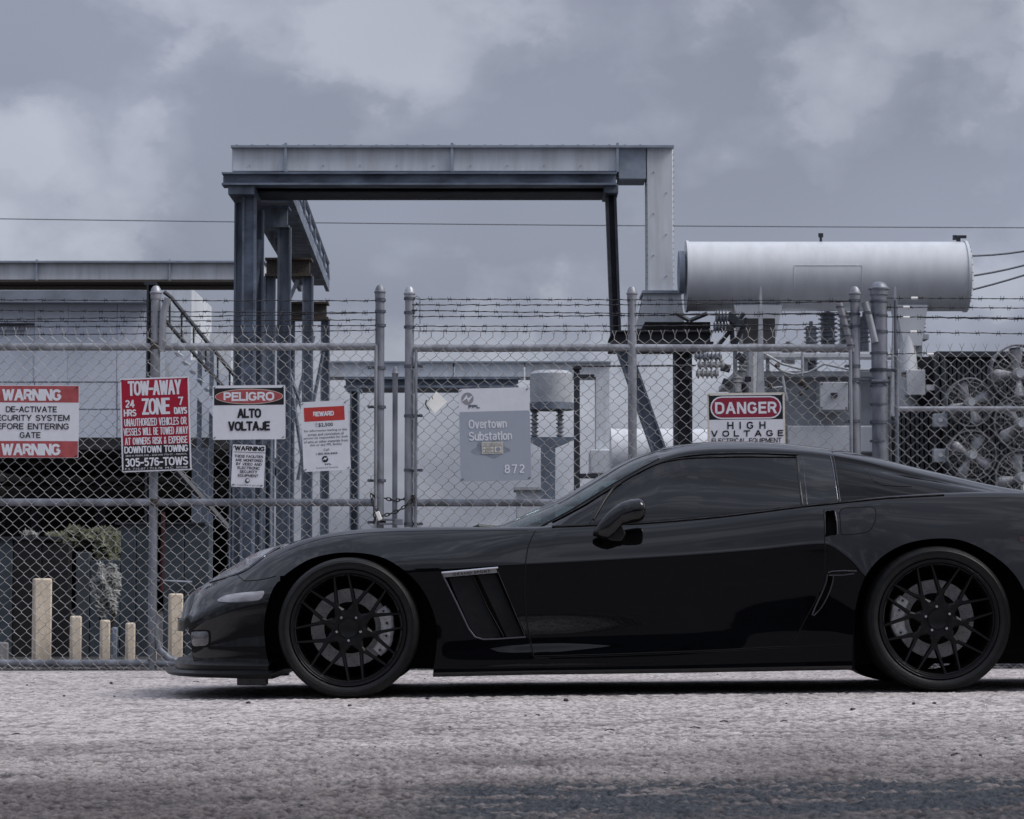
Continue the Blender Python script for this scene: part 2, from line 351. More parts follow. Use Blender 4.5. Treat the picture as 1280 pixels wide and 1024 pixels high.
# ------------------------------------------------------------------ ground
def ground_material():
    m = bpy.data.materials.new('worn_asphalt_and_concrete'); m.use_nodes = True; nt = m.node_tree; b = nt.nodes['Principled BSDF']
    L = nt.links.new
    def N(t, **k):
        n = nt.nodes.new(t)
        for a, c in k.items(): setattr(n, a, c)
        return n
    g = N('ShaderNodeNewGeometry'); sx = N('ShaderNodeSeparateXYZ'); L(g.outputs['Position'], sx.inputs[0])
    def noise(scale, detail=5, rough=0.6, dist=0.0, stretch=None):
        n = N('ShaderNodeTexNoise'); n.inputs['Scale'].default_value = scale; n.inputs['Detail'].default_value = detail; n.inputs['Roughness'].default_value = rough; n.inputs['Distortion'].default_value = dist
        src = g.outputs['Position']
        if stretch:
            q = N('ShaderNodeMapping'); q.inputs['Scale'].default_value = stretch; L(src, q.inputs['Vector']); src = q.outputs[0]
        L(src, n.inputs['Vector']); return n.outputs['Fac']
    def rng(v, a, c, lo=0.0, hi=1.0):
        n = N('ShaderNodeMapRange'); n.inputs['From Min'].default_value = a; n.inputs['From Max'].default_value = c; n.inputs['To Min'].default_value = lo; n.inputs['To Max'].default_value = hi
        L(v, n.inputs['Value']); return n.outputs[0]
    def mix(f, a, c, mode='MIX'):
        n = N('ShaderNodeMix', data_type='RGBA'); n.blend_type = mode
        for i, v in ((0, f), (6, a), (7, c)):
            if isinstance(v, (tuple, float)): n.inputs[i].default_value = v if isinstance(v, float) else (*v, 1)
            else: L(v, n.inputs[i])
        return n.outputs[2]
    def math_(op, a, c):
        n = N('ShaderNodeMath', operation=op)
        for i, v in ((0, a), (1, c)):
            if isinstance(v, float): n.inputs[i].default_value = v
            else: L(v, n.inputs[i])
        return n.outputs[0]
    # worn pale surface giving way to darker asphalt towards the camera, plus painted-in vignette
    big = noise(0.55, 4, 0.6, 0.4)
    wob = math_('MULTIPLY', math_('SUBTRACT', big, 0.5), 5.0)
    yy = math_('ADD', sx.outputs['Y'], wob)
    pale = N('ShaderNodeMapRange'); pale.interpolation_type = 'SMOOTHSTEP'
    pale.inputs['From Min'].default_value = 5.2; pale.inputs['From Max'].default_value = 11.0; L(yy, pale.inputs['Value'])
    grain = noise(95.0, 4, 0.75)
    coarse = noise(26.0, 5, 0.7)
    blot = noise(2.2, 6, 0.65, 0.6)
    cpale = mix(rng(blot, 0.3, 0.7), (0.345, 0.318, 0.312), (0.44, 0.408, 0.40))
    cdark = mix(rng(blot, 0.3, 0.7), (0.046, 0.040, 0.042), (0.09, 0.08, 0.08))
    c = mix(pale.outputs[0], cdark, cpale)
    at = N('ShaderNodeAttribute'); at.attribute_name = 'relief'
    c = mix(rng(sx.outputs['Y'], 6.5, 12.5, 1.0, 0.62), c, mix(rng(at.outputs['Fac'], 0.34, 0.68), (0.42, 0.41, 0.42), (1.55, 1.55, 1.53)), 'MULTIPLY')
    spk = mix(rng(grain, 0.36, 0.66), (0.62, 0.62, 0.62), (1.28, 1.28, 1.28))
    c = mix(1.0, c, spk, 'MULTIPLY')
    spk2 = mix(rng(coarse, 0.36, 0.64), (0.88, 0.88, 0.88), (1.1, 1.1, 1.1))
    c = mix(1.0, c, spk2, 'MULTIPLY')
    med = noise(7.0, 9, 0.82)
    c = mix(1.0, c, mix(rng(med, 0.34, 0.64), (0.86, 0.85, 0.86), (1.12, 1.12, 1.12)), 'MULTIPLY')
    # old tyre marks and cracks
    trk = noise(1.3, 4, 0.6, 1.2, (0.25, 1.6, 1))
    c = mix(math_('MULTIPLY', rng(trk, 0.60, 0.70), 0.30), c, (0.14, 0.13, 0.135))
    for (ax, ay, rad, wd, am) in ((-1.4, 15.5, 6.3, .05, .55), (0.8, 2.0, 6.9, .06, .45), (-3.2, 11.9, 4.3, .04, .6), (1.8, 16.2, 7.6, .07, .4)):
        dd = N('ShaderNodeVectorMath', operation='DISTANCE'); fl = N('ShaderNodeCombineXYZ'); L(sx.outputs['X'], fl.inputs[0]); L(sx.outputs['Y'], fl.inputs[1]); L(fl.outputs[0], dd.inputs[0]); dd.inputs[1].default_value = (ax, ay, 0)
        md = math_('ABSOLUTE', math_('SUBTRACT', math_('ADD', dd.outputs['Value'], math_('MULTIPLY', math_('SUBTRACT', trk, .5), .25)), float(rad)), 0.0)
        c = mix(math_('MULTIPLY', math_('MULTIPLY', rng(md, wd * .3, wd, 1.0, 0.0), rng(blot, .42, .55)), am), c, (0.07, 0.066, 0.07))
    v = N('ShaderNodeTexVoronoi', feature='DISTANCE_TO_EDGE'); v.inputs['Scale'].default_value = 1.1
    q = N('ShaderNodeMapping'); q.inputs['Scale'].default_value = (0.5, 1.3, 1)
    nn = N('ShaderNodeTexNoise'); nn.inputs['Scale'].default_value = 3.0; nn.inputs['Detail'].default_value = 5; L(g.outputs['Position'], nn.inputs['Vector'])
    va = N('ShaderNodeVectorMath', operation='ADD'); L(g.outputs['Position'], va.inputs[0]); L(nn.outputs['Color'], va.inputs[1])
    L(va.outputs[0], q.inputs['Vector']); L(q.outputs[0], v.inputs['Vector'])
    crack = rng(v.outputs['Distance'], 0.0, 0.016, 1.0, 0.0)
    c = mix(math_('MULTIPLY', crack, 0.6), c, (0.05, 0.048, 0.05))
    # blue-grey oil / sealer stain near the camera
    st = noise(2.6, 6, 0.7, 0.3, (0.9, 2.2, 1))
    ym = math_('MULTIPLY', rng(sx.outputs['Y'], 5.35, 5.75), rng(math_('ADD', sx.outputs['Y'], math_('MULTIPLY', math_('SUBTRACT', st, 0.5), 1.6)), 6.66, 6.56))
    xm = rng(sx.outputs['X'], -0.28, -0.1)
    sm = math_('MULTIPLY', math_('MULTIPLY', ym, xm), rng(st, 0.43, 0.47))
    c = mix(math_('MULTIPLY', sm, 0.95), c, mix(rng(grain, 0.4, 0.62), (0.018, 0.022, 0.028), (0.055, 0.062, 0.074)))
    # dark gravel and dirt beyond the fence
    yard = rng(math_('ADD', sx.outputs['Y'], math_('MULTIPLY', math_('SUBTRACT', coarse, 0.5), 0.4)), 16.12, 16.22)
    c = mix(yard, c, mix(rng(grain, 0.4, 0.6), (0.022, 0.023, 0.025), (0.085, 0.082, 0.080)))
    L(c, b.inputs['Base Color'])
    b.inputs['Roughness'].default_value = 0.88; b.inputs['Specular IOR Level'].default_value = 0.25
    hsum = math_('ADD', grain, math_('MULTIPLY', coarse, 2.2))
    bp = N('ShaderNodeBump'); bp.inputs['Strength'].default_value = 0.65; bp.inputs['Distance'].default_value = 0.006
    L(hsum, bp.inputs['Height']); L(bp.outputs[0], b.inputs['Normal'])
    return m
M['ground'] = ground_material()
def vnoise(x, y, cell, seed):
    gx, gy = x / cell, y / cell; ix, iy = np.floor(gx), np.floor(gy); fx, fy = gx - ix, gy - iy; fx = fx * fx * (3 - 2 * fx); fy = fy * fy * (3 - 2 * fy)
    def hsh(i, j):
        v = np.sin(i * 127.1 + j * 311.7 + seed * 74.7) * 43758.5453; return v - np.floor(v)
    return (hsh(ix, iy) * (1 - fx) + hsh(ix + 1, iy) * fx) * (1 - fy) + (hsh(ix, iy + 1) * (1 - fx) + hsh(ix + 1, iy + 1) * fx) * fy
def gz_np(x, y):
    k = np.where(y < 13, 0.0109, np.maximum(0.002, 0.0109 - (y - 13) * 0.003)); return -0.003 + k * np.clip(x, -6, 6)
XI, Y0, Y1 = 4.0, 5.0, 16.0
rows = [Y0]
while rows[-1] < Y1: rows.append(rows[-1] + rows[-1] * (.0011 if rows[-1] < 8.5 else .0021))
rows[-1] = Y1; ry = np.array(rows); nu = 960; u = np.linspace(-1, 1, nu); u = XI * (u * .5 + .5 * u ** 3)
gx, gy = np.meshgrid(u, ry)
h = np.zeros_like(gx); hc = np.zeros_like(gx)
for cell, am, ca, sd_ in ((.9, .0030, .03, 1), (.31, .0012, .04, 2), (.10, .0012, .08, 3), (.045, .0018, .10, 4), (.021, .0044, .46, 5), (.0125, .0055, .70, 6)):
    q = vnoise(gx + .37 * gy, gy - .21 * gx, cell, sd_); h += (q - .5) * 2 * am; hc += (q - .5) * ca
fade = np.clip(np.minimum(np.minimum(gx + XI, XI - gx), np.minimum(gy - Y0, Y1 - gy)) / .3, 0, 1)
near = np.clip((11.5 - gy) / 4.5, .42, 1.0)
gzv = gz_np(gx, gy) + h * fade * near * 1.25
inner = np.stack([gx, gy, gzv], -1).reshape(-1, 3); nr = len(ry)
ii = (np.arange(nr - 1)[:, None] * nu + np.arange(nu - 1)[None, :]).reshape(-1)
quads = np.stack([ii, ii + 1, ii + nu + 1, ii + nu], -1)
xo = [-600, -200, -80, -40, -20, -12, -8, -6, -5, -XI, XI, 5, 6, 8, 12, 20, 40, 80, 200, 600]; yo = [-400, -150, -60, -20, -5, 0, 3, Y0, Y1, 16.5, 17, 18, 19, 20, 22, 30, 50, 90, 200, 600, 1500]
ov = [(x, y, ground_z(x, y)) for y in yo for x in xo]; nb = len(inner); of = []
for j in range(len(yo) - 1):
    for i in range(len(xo) - 1):
        if xo[i] == -XI and yo[j] == Y0: continue
        of.append((nb + j * len(xo) + i, nb + j * len(xo) + i + 1, nb + (j + 1) * len(xo) + i + 1, nb + (j + 1) * len(xo) + i))
allv = np.concatenate([inner, np.array(ov)]).astype(np.float32); allf = np.concatenate([quads, np.array(of)]).astype(np.int32)
gm = bpy.data.meshes.new('ground'); gm.vertices.add(len(allv)); gm.vertices.foreach_set('co', allv.ravel())
gm.loops.add(allf.size); gm.loops.foreach_set('vertex_index', allf.ravel()); gm.polygons.add(len(allf)); gm.polygons.foreach_set('loop_start', np.arange(0, allf.size, 4, dtype=np.int32)); gm.polygons.foreach_set('use_smooth', np.ones(len(allf), dtype=bool))
gm.update(calc_edges=True)
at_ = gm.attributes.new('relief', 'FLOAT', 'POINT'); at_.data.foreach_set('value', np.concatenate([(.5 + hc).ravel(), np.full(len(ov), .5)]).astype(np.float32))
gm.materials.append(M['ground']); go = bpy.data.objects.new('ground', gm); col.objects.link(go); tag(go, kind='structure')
# ------------------------------------------------------------------ steelwork, ducts and plant behind the fence
def ibeam_v(mb, px0, px1, py0, py1, Y, dep=0.3, zbot=None):
    """upright I column seen flange on: two flanges and a web"""
    a = P(px0, py0, Y); b = P(px1, py1, Y); z0 = b.z if zbot is None else zbot
    w = b.x - a.x; t = w * 0.16
    mb.bbox((a.x, Y, z0), (a.x + t, Y + dep, a.z)); mb.bbox((b.x - t, Y, z0), (b.x, Y + dep, a.z))
    mb.bbox((a.x + t, Y + dep * 0.42, z0), (b.x - t, Y + dep * 0.5, a.z))
YG = 34.0
# upper duct
d = thing('bus_duct', 'long pale grey overhead duct turning down at its right end beside the big tank', 'duct', P(565, 215, YG), 'pale overhead ducts')
for x0, x1, mt in ((290, 356, 'duct'), (358, 564, 'duct'), (566, 771, 'duct'), (773, 807.5, 'ductb')):
    MB().pbox(x0, 184.5, x1, 214.3 if x1 < 780 else 224, YG + .02, .55).build('duct_panel', mt, d, bevel=.01)
MB().pbox(288.5, 181.5, 842.5, 184.3, YG - .06, .72).build('duct_cover', 'ductb', d)
for x in (357, 565, 772): MB().pbox(x - 1.6, 178.6, x + 1.6, 214.5, YG - .05, .7).build('joint_flange', 'ductb', d)
MB().pbox(808.5, 184.5, 842, 364, YG + .02, .55).build('riser', 'duct', d, bevel=.012)
m = MB()
for x in (808.6, 842.2):
    for k in range(24): m.box(P(x, 192 + k * 7.4, YG - .01) + Vector((0, 0.05, 0)), (.010, .04, .010))
for k in range(27): m.box(P(296 + k * 19.4, 181.6, YG - .02), (.03, .05, .014))
for k in range(11): m.box(P(312 + k * 46, 207, YG + .01), (.012, .02, .012)); 
for k in range(6): m.box(P(817 + (k % 2) * 16, 215 + k * 26, YG + .01), (.012, .02, .012))
tag(m.build('bolt', 'ductb', d), kind='stuff')
m = MB(); a = P(805, 366, YG); b = P(852, 366, YG); c = P(796, 412, YG); e = P(856, 412, YG)
m.add([(a.x, YG - .03, a.z), (b.x, YG - .03, b.z), (e.x, YG - .03, e.z), (c.x, YG - .03, c.z), (a.x, YG + .7, a.z), (b.x, YG + .7, b.z), (e.x, YG + .7, e.z), (c.x, YG + .7, c.z)],
      [(0, 1, 2, 3), (4, 7, 6, 5), (0, 4, 5, 1), (3, 2, 6, 7), (0, 3, 7, 4), (1, 5, 6, 2)])
m.build('duct_boot', 'duct', d, bevel=.01)
MB().pbox(803, 363, 854, 366.5, YG - .08, .85).build('boot_flange', 'ductb', d)

# portal frame that carries the duct
f = thing('steel_gantry', 'blue-grey steel portal frame carrying the long overhead duct', 'gantry', P(520, 840, YG))
m = MB(); m.pbox(277, 215.2, 771, 217.2, YG - .12, 1.0); m.pbox(279, 217.2, 770, 228.6, YG - .02, .02); m.pbox(277, 228.6, 771, 231, YG - .12, .3)
m.build('channel_beam', 'steell', f)
m = MB(); m.pbox(286, 231.6, 768, 233.5, YG + .2, .8); m.pbox(290, 233, 766, 240, YG + .55, .03); m.pbox(286, 238.6, 768, 240.6, YG + .3, .7)
m.build('main_beam', 'steeld', f)
m = MB(); m.pbox(285, 231.2, 318, 243.2, YG - .06, .9); m.build('end_plate', 'steel', f, bevel=.01)
for (x0, x1, y0, mt, YY) in ((293, 304, 252, 'steel', YG + .4), (303, 316, 243, 'steell', YG + .1), (314, 325.5, 262, 'steel', YG + .6)):
    m = MB(); ibeam_v(m, x0, x1, y0, 845, YY, .14, -0.05); m.build('column', mt, f)
m = MB(); m.tube([P(325, 300, YG + .5), P(303, 470, YG + .5)], .05, 4); m.build('brace', 'steell', f)
m = MB(); q0, q1 = P(757, 240, YG + .1), P(770.5, 240, YG + .1); r0, r1 = P(764, 428, YG + .1), P(777, 428, YG + .1)
for (a, b, c, e, dd) in ((q0.x, q0.x + .035, r0.x, r0.x + .035, .3), (q1.x - .035, q1.x, r1.x - .035, r1.x, .3), (q0.x + .035, q1.x - .035, r0.x + .035, r1.x - .035, .03)):
    y = YG + .1 + (0.12 if dd < .1 else 0)
    m.add([(a, y, q0.z), (b, y, q0.z), (e, y, r0.z), (c, y, r0.z), (a, y + dd, q0.z), (b, y + dd, q0.z), (e, y + dd, r0.z), (c, y + dd, r0.z)],
          [(0, 1, 2, 3), (4, 7, 6, 5), (0, 4, 5, 1), (3, 2, 6, 7), (0, 3, 7, 4), (1, 5, 6, 2)])
m.build('right_column', 'steeld', f)
MB().pbox(755, 230.8, 773, 241.5, YG - .02, .8).build('end_plate', 'steel', f, bevel=.01)
f = thing('steel_platform', 'dark steel platform with a slanting leg in front of the white duct base', 'platform', P(800, 840, YG - 1))
YP = YG - 1.2
m = MB(); m.pbox(765, 413, 892, 415, YP, 1.5); m.pbox(768, 415, 888, 427, YP + .1, .03); m.pbox(765, 427, 892, 429.4, YP, 1.5); m.build('platform_beam', 'steeld', f)
m = MB(); m.pbox(806, 402.5, 888, 413, YP + .1, 1.2); m.build('grating', 'black', f)
def slant(name, x0, y0, x1, y1, wpx, Y, mt, par, dep=.28):
    a, b = P(x0, y0, Y), P(x1, y1, Y); w = S(wpx, Y); t = w * .14; m = MB()
    for (o0, o1, dd, yo) in ((0, t, dep, 0), (w - t, w, dep, 0), (t, w - t, .03, dep * .4)):
        m.add([(a.x + o0, Y + yo, a.z), (a.x + o1, Y + yo, a.z), (b.x + o1, Y + yo, b.z), (b.x + o0, Y + yo, b.z),
               (a.x + o0, Y + yo + dd, a.z), (a.x + o1, Y + yo + dd, a.z), (b.x + o1, Y + yo + dd, b.z), (b.x + o0, Y + yo + dd, b.z)],
              [(0, 1, 2, 3), (4, 7, 6, 5), (0, 4, 5, 1), (3, 2, 6, 7), (0, 3, 7, 4), (1, 5, 6, 2)])
    return m.build(name, mt, par)
slant('slanting_leg', 768, 429, 842, 640, 19, YP + .1, 'steel', f)
m = MB(); ibeam_v(m, 843, 867, 429.5, 845, YP + .2, .35, -0.05); m.build('column', 'steeld', f)

# raised walkway that runs away from the gantry
f = thing('raised_walkway', 'raised steel walkway with a handrail running back from the gantry', 'walkway', P(340, 840, 36))
ya, yb = 35.0, 46.0
za = 5.80
def wk(t, side):   # side 0 left 1 right
    x = (-3.52 + t * -0.16) if side == 0 else (-2.99 + t * -0.27)
    return Vector((x, ya + (yb - ya) * t, za))
m = MB()
for k in range(12):
    t0, t1 = k / 12, (k + .94) / 12
    a, b, c, e = wk(t0, 0), wk(t0, 1), wk(t1, 1), wk(t1, 0); dz = Vector((0, 0, .10))
    m2 = MB(); m2.add([a, b, c, e, a + dz, b + dz, c + dz, e + dz], [(3, 2, 1, 0), (4, 5, 6, 7), (0, 1, 5, 4), (1, 2, 6, 5), (2, 3, 7, 6), (3, 0, 4, 7)])
    m2.build('deck_plate', 'steell', f)
for s in (0, 1):
    m = MB(); a, e = wk(0, s), wk(1, s); o = Vector((.06 if s else -.06, 0, 0)); h = Vector((0, 0, .08)); lo = Vector((0, 0, -.10))
    m.add([a + lo, a + o + lo, e + o + lo, e + lo, a + h, a + o + h, e + o + h, e + h], [(3, 2, 1, 0), (4, 5, 6, 7), (0, 1, 5, 4), (1, 2, 6, 5), (2, 3, 7, 6), (3, 0, 4, 7)])
    m.build('stringer', 'steell', f)
m = MB(); hr = Vector((.03, 0, .40)); m.tube([wk(0, 1) + hr, wk(1, 1) + hr], .035, 6); m.tube([wk(0, 1) + hr * .62, wk(1, 1) + hr * .62], .018, 6)
for k in range(8):
    t = k / 7; m.tube([wk(t, 1) + Vector((.05, 0, .1)), wk(t, 1) + hr], .022, 6)
m.build('handrail', 'steel', f)
for (Y, bx0, bx1, by0, by1, cols) in ((35.4, 318, 361, 257, 284, ((347, 360.5),)), (39.8, 331, 389, 322, 345, ((330, 341), (378, 389))), (45.2, 352, 410, 377, 399, ((358, 366), (401, 410)))):
    m = MB(); m.pbox(bx0, by0, bx1, by0 + 2.5, Y - .1, .4); m.pbox(bx0 + 2, by0 + 2.5, bx1 - 2, by1 - 3, Y, .1); m.pbox(bx0, by1 - 3, bx1, by1, Y - .1, .4)
    m.build('cross_beam', 'rust' if Y > 36 else 'steel', f)
    for (x0, x1) in cols:
        m = MB(); ibeam_v(m, x0, x1, by1, 845, Y, .1, -.05); m.build('column', 'steel', f)
for a, b, c, e, Y in ((372, 350, 338, 430, 42), (338, 400, 395, 560, 42.2), (392, 420, 366, 520, 44), (362, 470, 385, 620, 42.4), (404, 440, 372, 600, 44.2)):
    m = MB(); m.tube([P(a, b, Y), P(c, e, Y)], .033, 5); m.build('cross_brace', 'steel', f)
for x0, x1 in ((287, 296), (308, 318), (331, 337)):
    m = MB(); ibeam_v(m, x0, x1, 548, 845, 38.0, .3, -.05); m.build('column', 'steell', f)

# far ducts
d = thing('bus_duct', 'pale grey duct along the top of the grey building at far left', 'duct', P(150, 350, 44), 'pale overhead ducts')
for x0, x1 in ((-110, 44.5), (46.5, 211), (213, 330)):
    MB().pbox(x0, 328.5, x1, 350, 44, .8).build('duct_panel', 'duct', d, bevel=.01)
MB().pbox(-110, 326, 332, 328.3, 43.9, 1.0).build('duct_cover', 'ductb', d)
m = MB(); m.pbox(-110, 350.5, 332, 352.5, 43.8, 1.2); m.pbox(-110, 352.5, 332, 358.2, 44.2, .05); m.build('carrier_beam', 'rust', d)
for x in (45.5, 212): MB().pbox(x - 1, 324.5, x + 1, 350.5, 43.93, .9).build('joint_flange', 'ductb', d)
f = thing('steel_column', 'slim steel column under the far left duct behind the tow-away sign', 'column', P(188, 840, 43.5), 'steel columns in the yard')
m = MB(); m.pbox(180, 352.6, 195, 356, 43.6, .5); ibeam_v(m, 183.5, 192.5, 356, 845, 43.6, .3, -.05); m.build('column_shaft', 'steeld', f)
f = thing('steel_column', 'slim steel column standing just right of the reward sign', 'column', P(442, 840, 40), 'steel columns in the yard')
m = MB(); m.pbox(433, 486, 451, 489, 40, .5); ibeam_v(m, 437.5, 447, 489, 845, 40, .3, -.05); m.build('column_shaft', 'steel', f)
d = thing('bus_duct', 'farthest pale duct seen low behind the overhead name sign and gate posts', 'duct', P(600, 470, 60), 'pale overhead ducts')
for x0, x1 in ((404, 474), (476, 566), (568, 655), (657, 762)):
    MB().pbox(x0, 453.5, x1, 471, 60, 1.0).build('duct_panel', 'duct', d)
MB().pbox(402, 451.5, 764, 453.3, 59.9, 1.2).build('duct_cover', 'ductb', d)
MB().pbox(745, 471.2, 762, 600, 60, .9).build('riser', 'duct', d)
MB().pbox(738, 562, 764, 592, 59.6, 1.4).build('duct_boot', 'duct', d, bevel=.02)
m = MB(); m.pbox(430, 471.6, 648, 474, 59.6, 1.4); m.pbox(432, 474, 646, 484, 59.8, .05); m.pbox(430, 482, 648, 484.6, 59.6, 1.6); m.build('carrier_beam', 'steell', d)
def tank(name, label, x0, x1, y0, y1, Y, grp, fine=True):
    r = (P(x0, y0, Y).z - P(x0, y1, Y).z) / 2; r = r * (Y + r) / Y; a = P(x0, (y0 + y1) / 2, Y + r); b = P(x1, (y0 + y1) / 2, Y + r); Lx = b.x - a.x
    t = thing(name, label, 'tank', (a.x, Y + r, a.z - r), grp)
    o = Vector((a.x, Y + r, a.z))
    MB().lathe([(0.02, r), (Lx - .06, r)], o, 'X', 64).build('shell', 'tank', t)
    m = MB(); m.lathe([(0, 0.001), (0, r * 1.035), (.03, r * 1.035), (.03, r * .99)], o, 'X', 64); m.build('end_plate', 'tank', t)
    m = MB(); m.lathe([(Lx - .07, r * .99), (Lx - .07, r * 1.03), (Lx - .035, r * 1.03), (Lx - .03, r * .97), (Lx, r * .8), (Lx + .03, r * .45), (Lx + .04, 0.001)], o, 'X', 64); m.build('domed_end', 'tank', t)
    return t, o, r, Lx
t, o, r, Lx = tank('oil_tank', 'big light grey cylindrical tank raised above the transformer', 857, 1211, 302.5, 389, 33.0, 'cylindrical oil tanks')
m = MB()
for k in range(28):
    an = 2 * math.pi * k / 28
    m.lathe([(Lx - .06, .009), (Lx - .02, .009)], o + Vector((0, math.cos(an) * r * 1.0, math.sin(an) * r * 1.0)), 'X', 6, True)
tag(m.build('bolt', 'ductb', t), kind='stuff')
m = MB(); m.lathe([(-.09, .001), (-.09, r * .62), (-.02, r * .62)], o + Vector((0, 0, r * .12)), 'X', 32); m.build('manhole_cover', 'ductb', t)
m = MB(); a = P(993, 337, 33); b = P(1078, 337, 33); 
# a nameplate frame curved on the shell
def shellpt(x, ang, e=0.004): return Vector((x, o.y - math.cos(ang) * (r + e), o.z + math.sin(ang) * (r + e)))
for (xa, xb, g0, g1) in ((a.x, b.x, .2, .2), (a.x, b.x, -.75, -.75)): m.tube([shellpt(xa, g0), shellpt(xb, g1)], .003, 4)
for xx in (a.x, b.x): m.tube([shellpt(xx, .2 - k * .095) for k in range(11)], .003, 4)
m.build('weld_outline', 'tank', t)
m = MB(); q = P(1026, 302, 33.4); m.box(q + Vector((0, 0, .03)), (.03, .03, .08)); m.box(q + Vector((0, 0, .08)), (.06, .04, .05)); m.build('breather', 'steeld', t)
m = MB(); q = P(1198, 302, 33.4); m.box(q + Vector((0, 0, .03)), (.05, .04, .07)); m.box(q + Vector((.03, 0, .06)), (.14, .05, .035)); m.box(q + Vector((-.05, 0, .05)), (.04, .05, .06)); m.build('valve', 'steeld', t)
# triangular saddle supports
YT = 33.15
for x0, x1, x2, x3 in ((917, 978, 930, 968), (1120, 1160, 1130, 1152)):
    m = MB(); a, b, c, e = P(x0, 381, YT), P(x1, 381, YT), P(x3, 432, YT), P(x2, 432, YT)
    m.prism([(a.x, a.z), (b.x, b.z), (c.x, c.z), (e.x, e.z)], YT, YT + .5); m.build('saddle', 'tank', t)
# near vertical stiffener blades that pass in front of the tank
for x, y0, y1 in ((951, 358, 520), (1119, 358, 520)):
    m = MB(); a, b = P(x, y0, 32.6), P(x, y1, 32.6); m.add([(a.x - .012, 32.6, a.z), (a.x + .012, 32.6, a.z), (b.x + .055, 32.6, b.z), (b.x - .055, 32.6, b.z), (a.x - .012, 32.7, a.z), (a.x + .012, 32.7, a.z), (b.x + .055, 32.7, b.z), (b.x - .055, 32.7, b.z)],
        [(0, 1, 2, 3), (4, 7, 6, 5), (0, 4, 5, 1), (3, 2, 6, 7), (0, 3, 7, 4), (1, 5, 6, 2)]); m.build('support_post', 'equip', t)
t2, o2, r2, L2 = tank('oil_tank', 'small white cylindrical tank far off low behind the dark slanting leg', 763, 905, 536, 600, 58.0, 'cylindrical oil tanks')
# support legs to the ground so it does not float
for tt, xx, Y, y0 in ((t2, 790, 58.4, 598), (t2, 880, 58.4, 598)):
    m = MB(); a = P(xx, y0, Y); m.bbox((a.x - .12, Y, -.05), (a.x + .12, Y + .3, a.z)); m.build('leg', 'steel', tt)

# ribbed insulators
def ribs(mb, o, axis, L, r0, r1, n):
    prof = [(0, r0)]
    for k in range(n):
        a = L * (k + .15) / n; prof += [(a, r0), (a + L / n * .30, r1), (a + L / n * .5, r1 * .97), (a + L / n * .6, r0)]
    prof.append((L, r0)); mb.lathe(prof, o, axis, 20, True)
# transformer
tr = thing('power_transformer', 'light grey transformer body with bushings under the big tank', 'transformer', P(1020, 840, 33.5))
MB().pbox(928, 470, 1118, 860, 33.6, 2.2).build('tank_body', 'equip', tr, bevel=.02)
MB().pbox(918, 464, 1122, 471, 33.4, 2.6).build('tank_lid', 'tank', tr, bevel=.01)
MB().pbox(984, 532, 1110, 566, 33.2, .42).build('side_shelf', 'tank', tr, bevel=.02)
MB().pbox(936, 441, 1118, 447.5, 33.1, .3).build('top_rail', 'tank', tr, bevel=.01)
m = MB()
for x in (958, 1006, 1062): m.pbox(x, 447, x + 4, 465, 33.2, .1)
m.build('rail_bracket', 'equip', tr)
o_ = MB().pbox(1024.5, 477.5, 1060, 513, 33.1, .45).build('control_box', 'tank', tr, bevel=.01)
m = MB(); m.pbox(1039, 491, 1047, 496, 33.04, .06); [m.box(P(x, y, 33.08), (.02, .03, .02)) for x in (1027, 1058) for y in (480, 510)]; m.build('box_latch', 'steeld', tr)
m = MB(); m.pbox(985, 566, 1110, 580, 33.5, .1); m.build('lower_skirt', 'equip', tr)
def bushing(x, y0, y1, rpx, Y, n, mt, par, name='bushing'):
    a = P(x, y1, Y); h = P(x, y0, Y).z - a.z; rr = S(rpx, Y); m = MB(); ribs(m, a, 'Z', h, rr * .7, rr, n)
    m.tube([a + Vector((0, 0, h)), a + Vector((0, 0, h * 1.18))], rr * .25, 8); m.tube([a + Vector((0, 0, -.1)), a], rr * .8, 12); return m.build(name, mt, par)
bushing(1014, 408, 442, 9.5, 33.6, 6, 'porc', tr); bushing(1035, 391, 440, 12.5, 33.9, 9, 'porc', tr); bushing(1057, 392, 440, 10, 34.3, 8, 'porc', tr)
bushing(1080, 396, 430, 8, 33.9, 6, 'porc', tr); bushing(1148, 393, 417, 9.5, 33.4, 5, 'porc', tr); bushing(985, 430, 446, 11, 33.8, 3, 'porcl', tr)
bushing(1014, 452, 462, 10, 33.7, 2, 'porc', tr)
m = MB(); m.pbox(1138, 418, 1161, 424, 33.2, .3); m.pbox(1144, 424, 1153, 446, 33.3, .12); m.build('bushing_base', 'equip', tr)
m = MB(); a = P(1135, 520, 33.2); m.lathe([(0, .06), (.05, .12), (.35, .15), (.8, .11), (1.02, .05), (1.1, .045)], a, 'Z', 24, True); m.build('oil_bottle', 'tank', tr)
MB().pbox(1133, 462, 1157, 494, 32.9, .25).build('relay_box', 'tank', tr, bevel=.01)
MB().pbox(1158, 481, 1172, 488, 32.9, .1).build('valve_stub', 'tank', tr)
m = MB(); random.seed(3)
for (x0, y0, x1, y1) in ((962, 452, 992, 468), (992, 468, 1030, 455), (1030, 455, 1098, 462), (940, 480, 978, 484), (930, 470, 950, 505), (952, 440, 1003, 462), (1003, 430, 1003, 470), (978, 470, 984, 500), (1092, 430, 1098, 500)):
    a, b = P(x0, y0, 33.0), P(x1, y1, 33.0); mid = (a + b) / 2 - Vector((0, 0, .04)); m.tube([a, mid, b], .018, 6)
m.build('pipework', 'equip', tr)
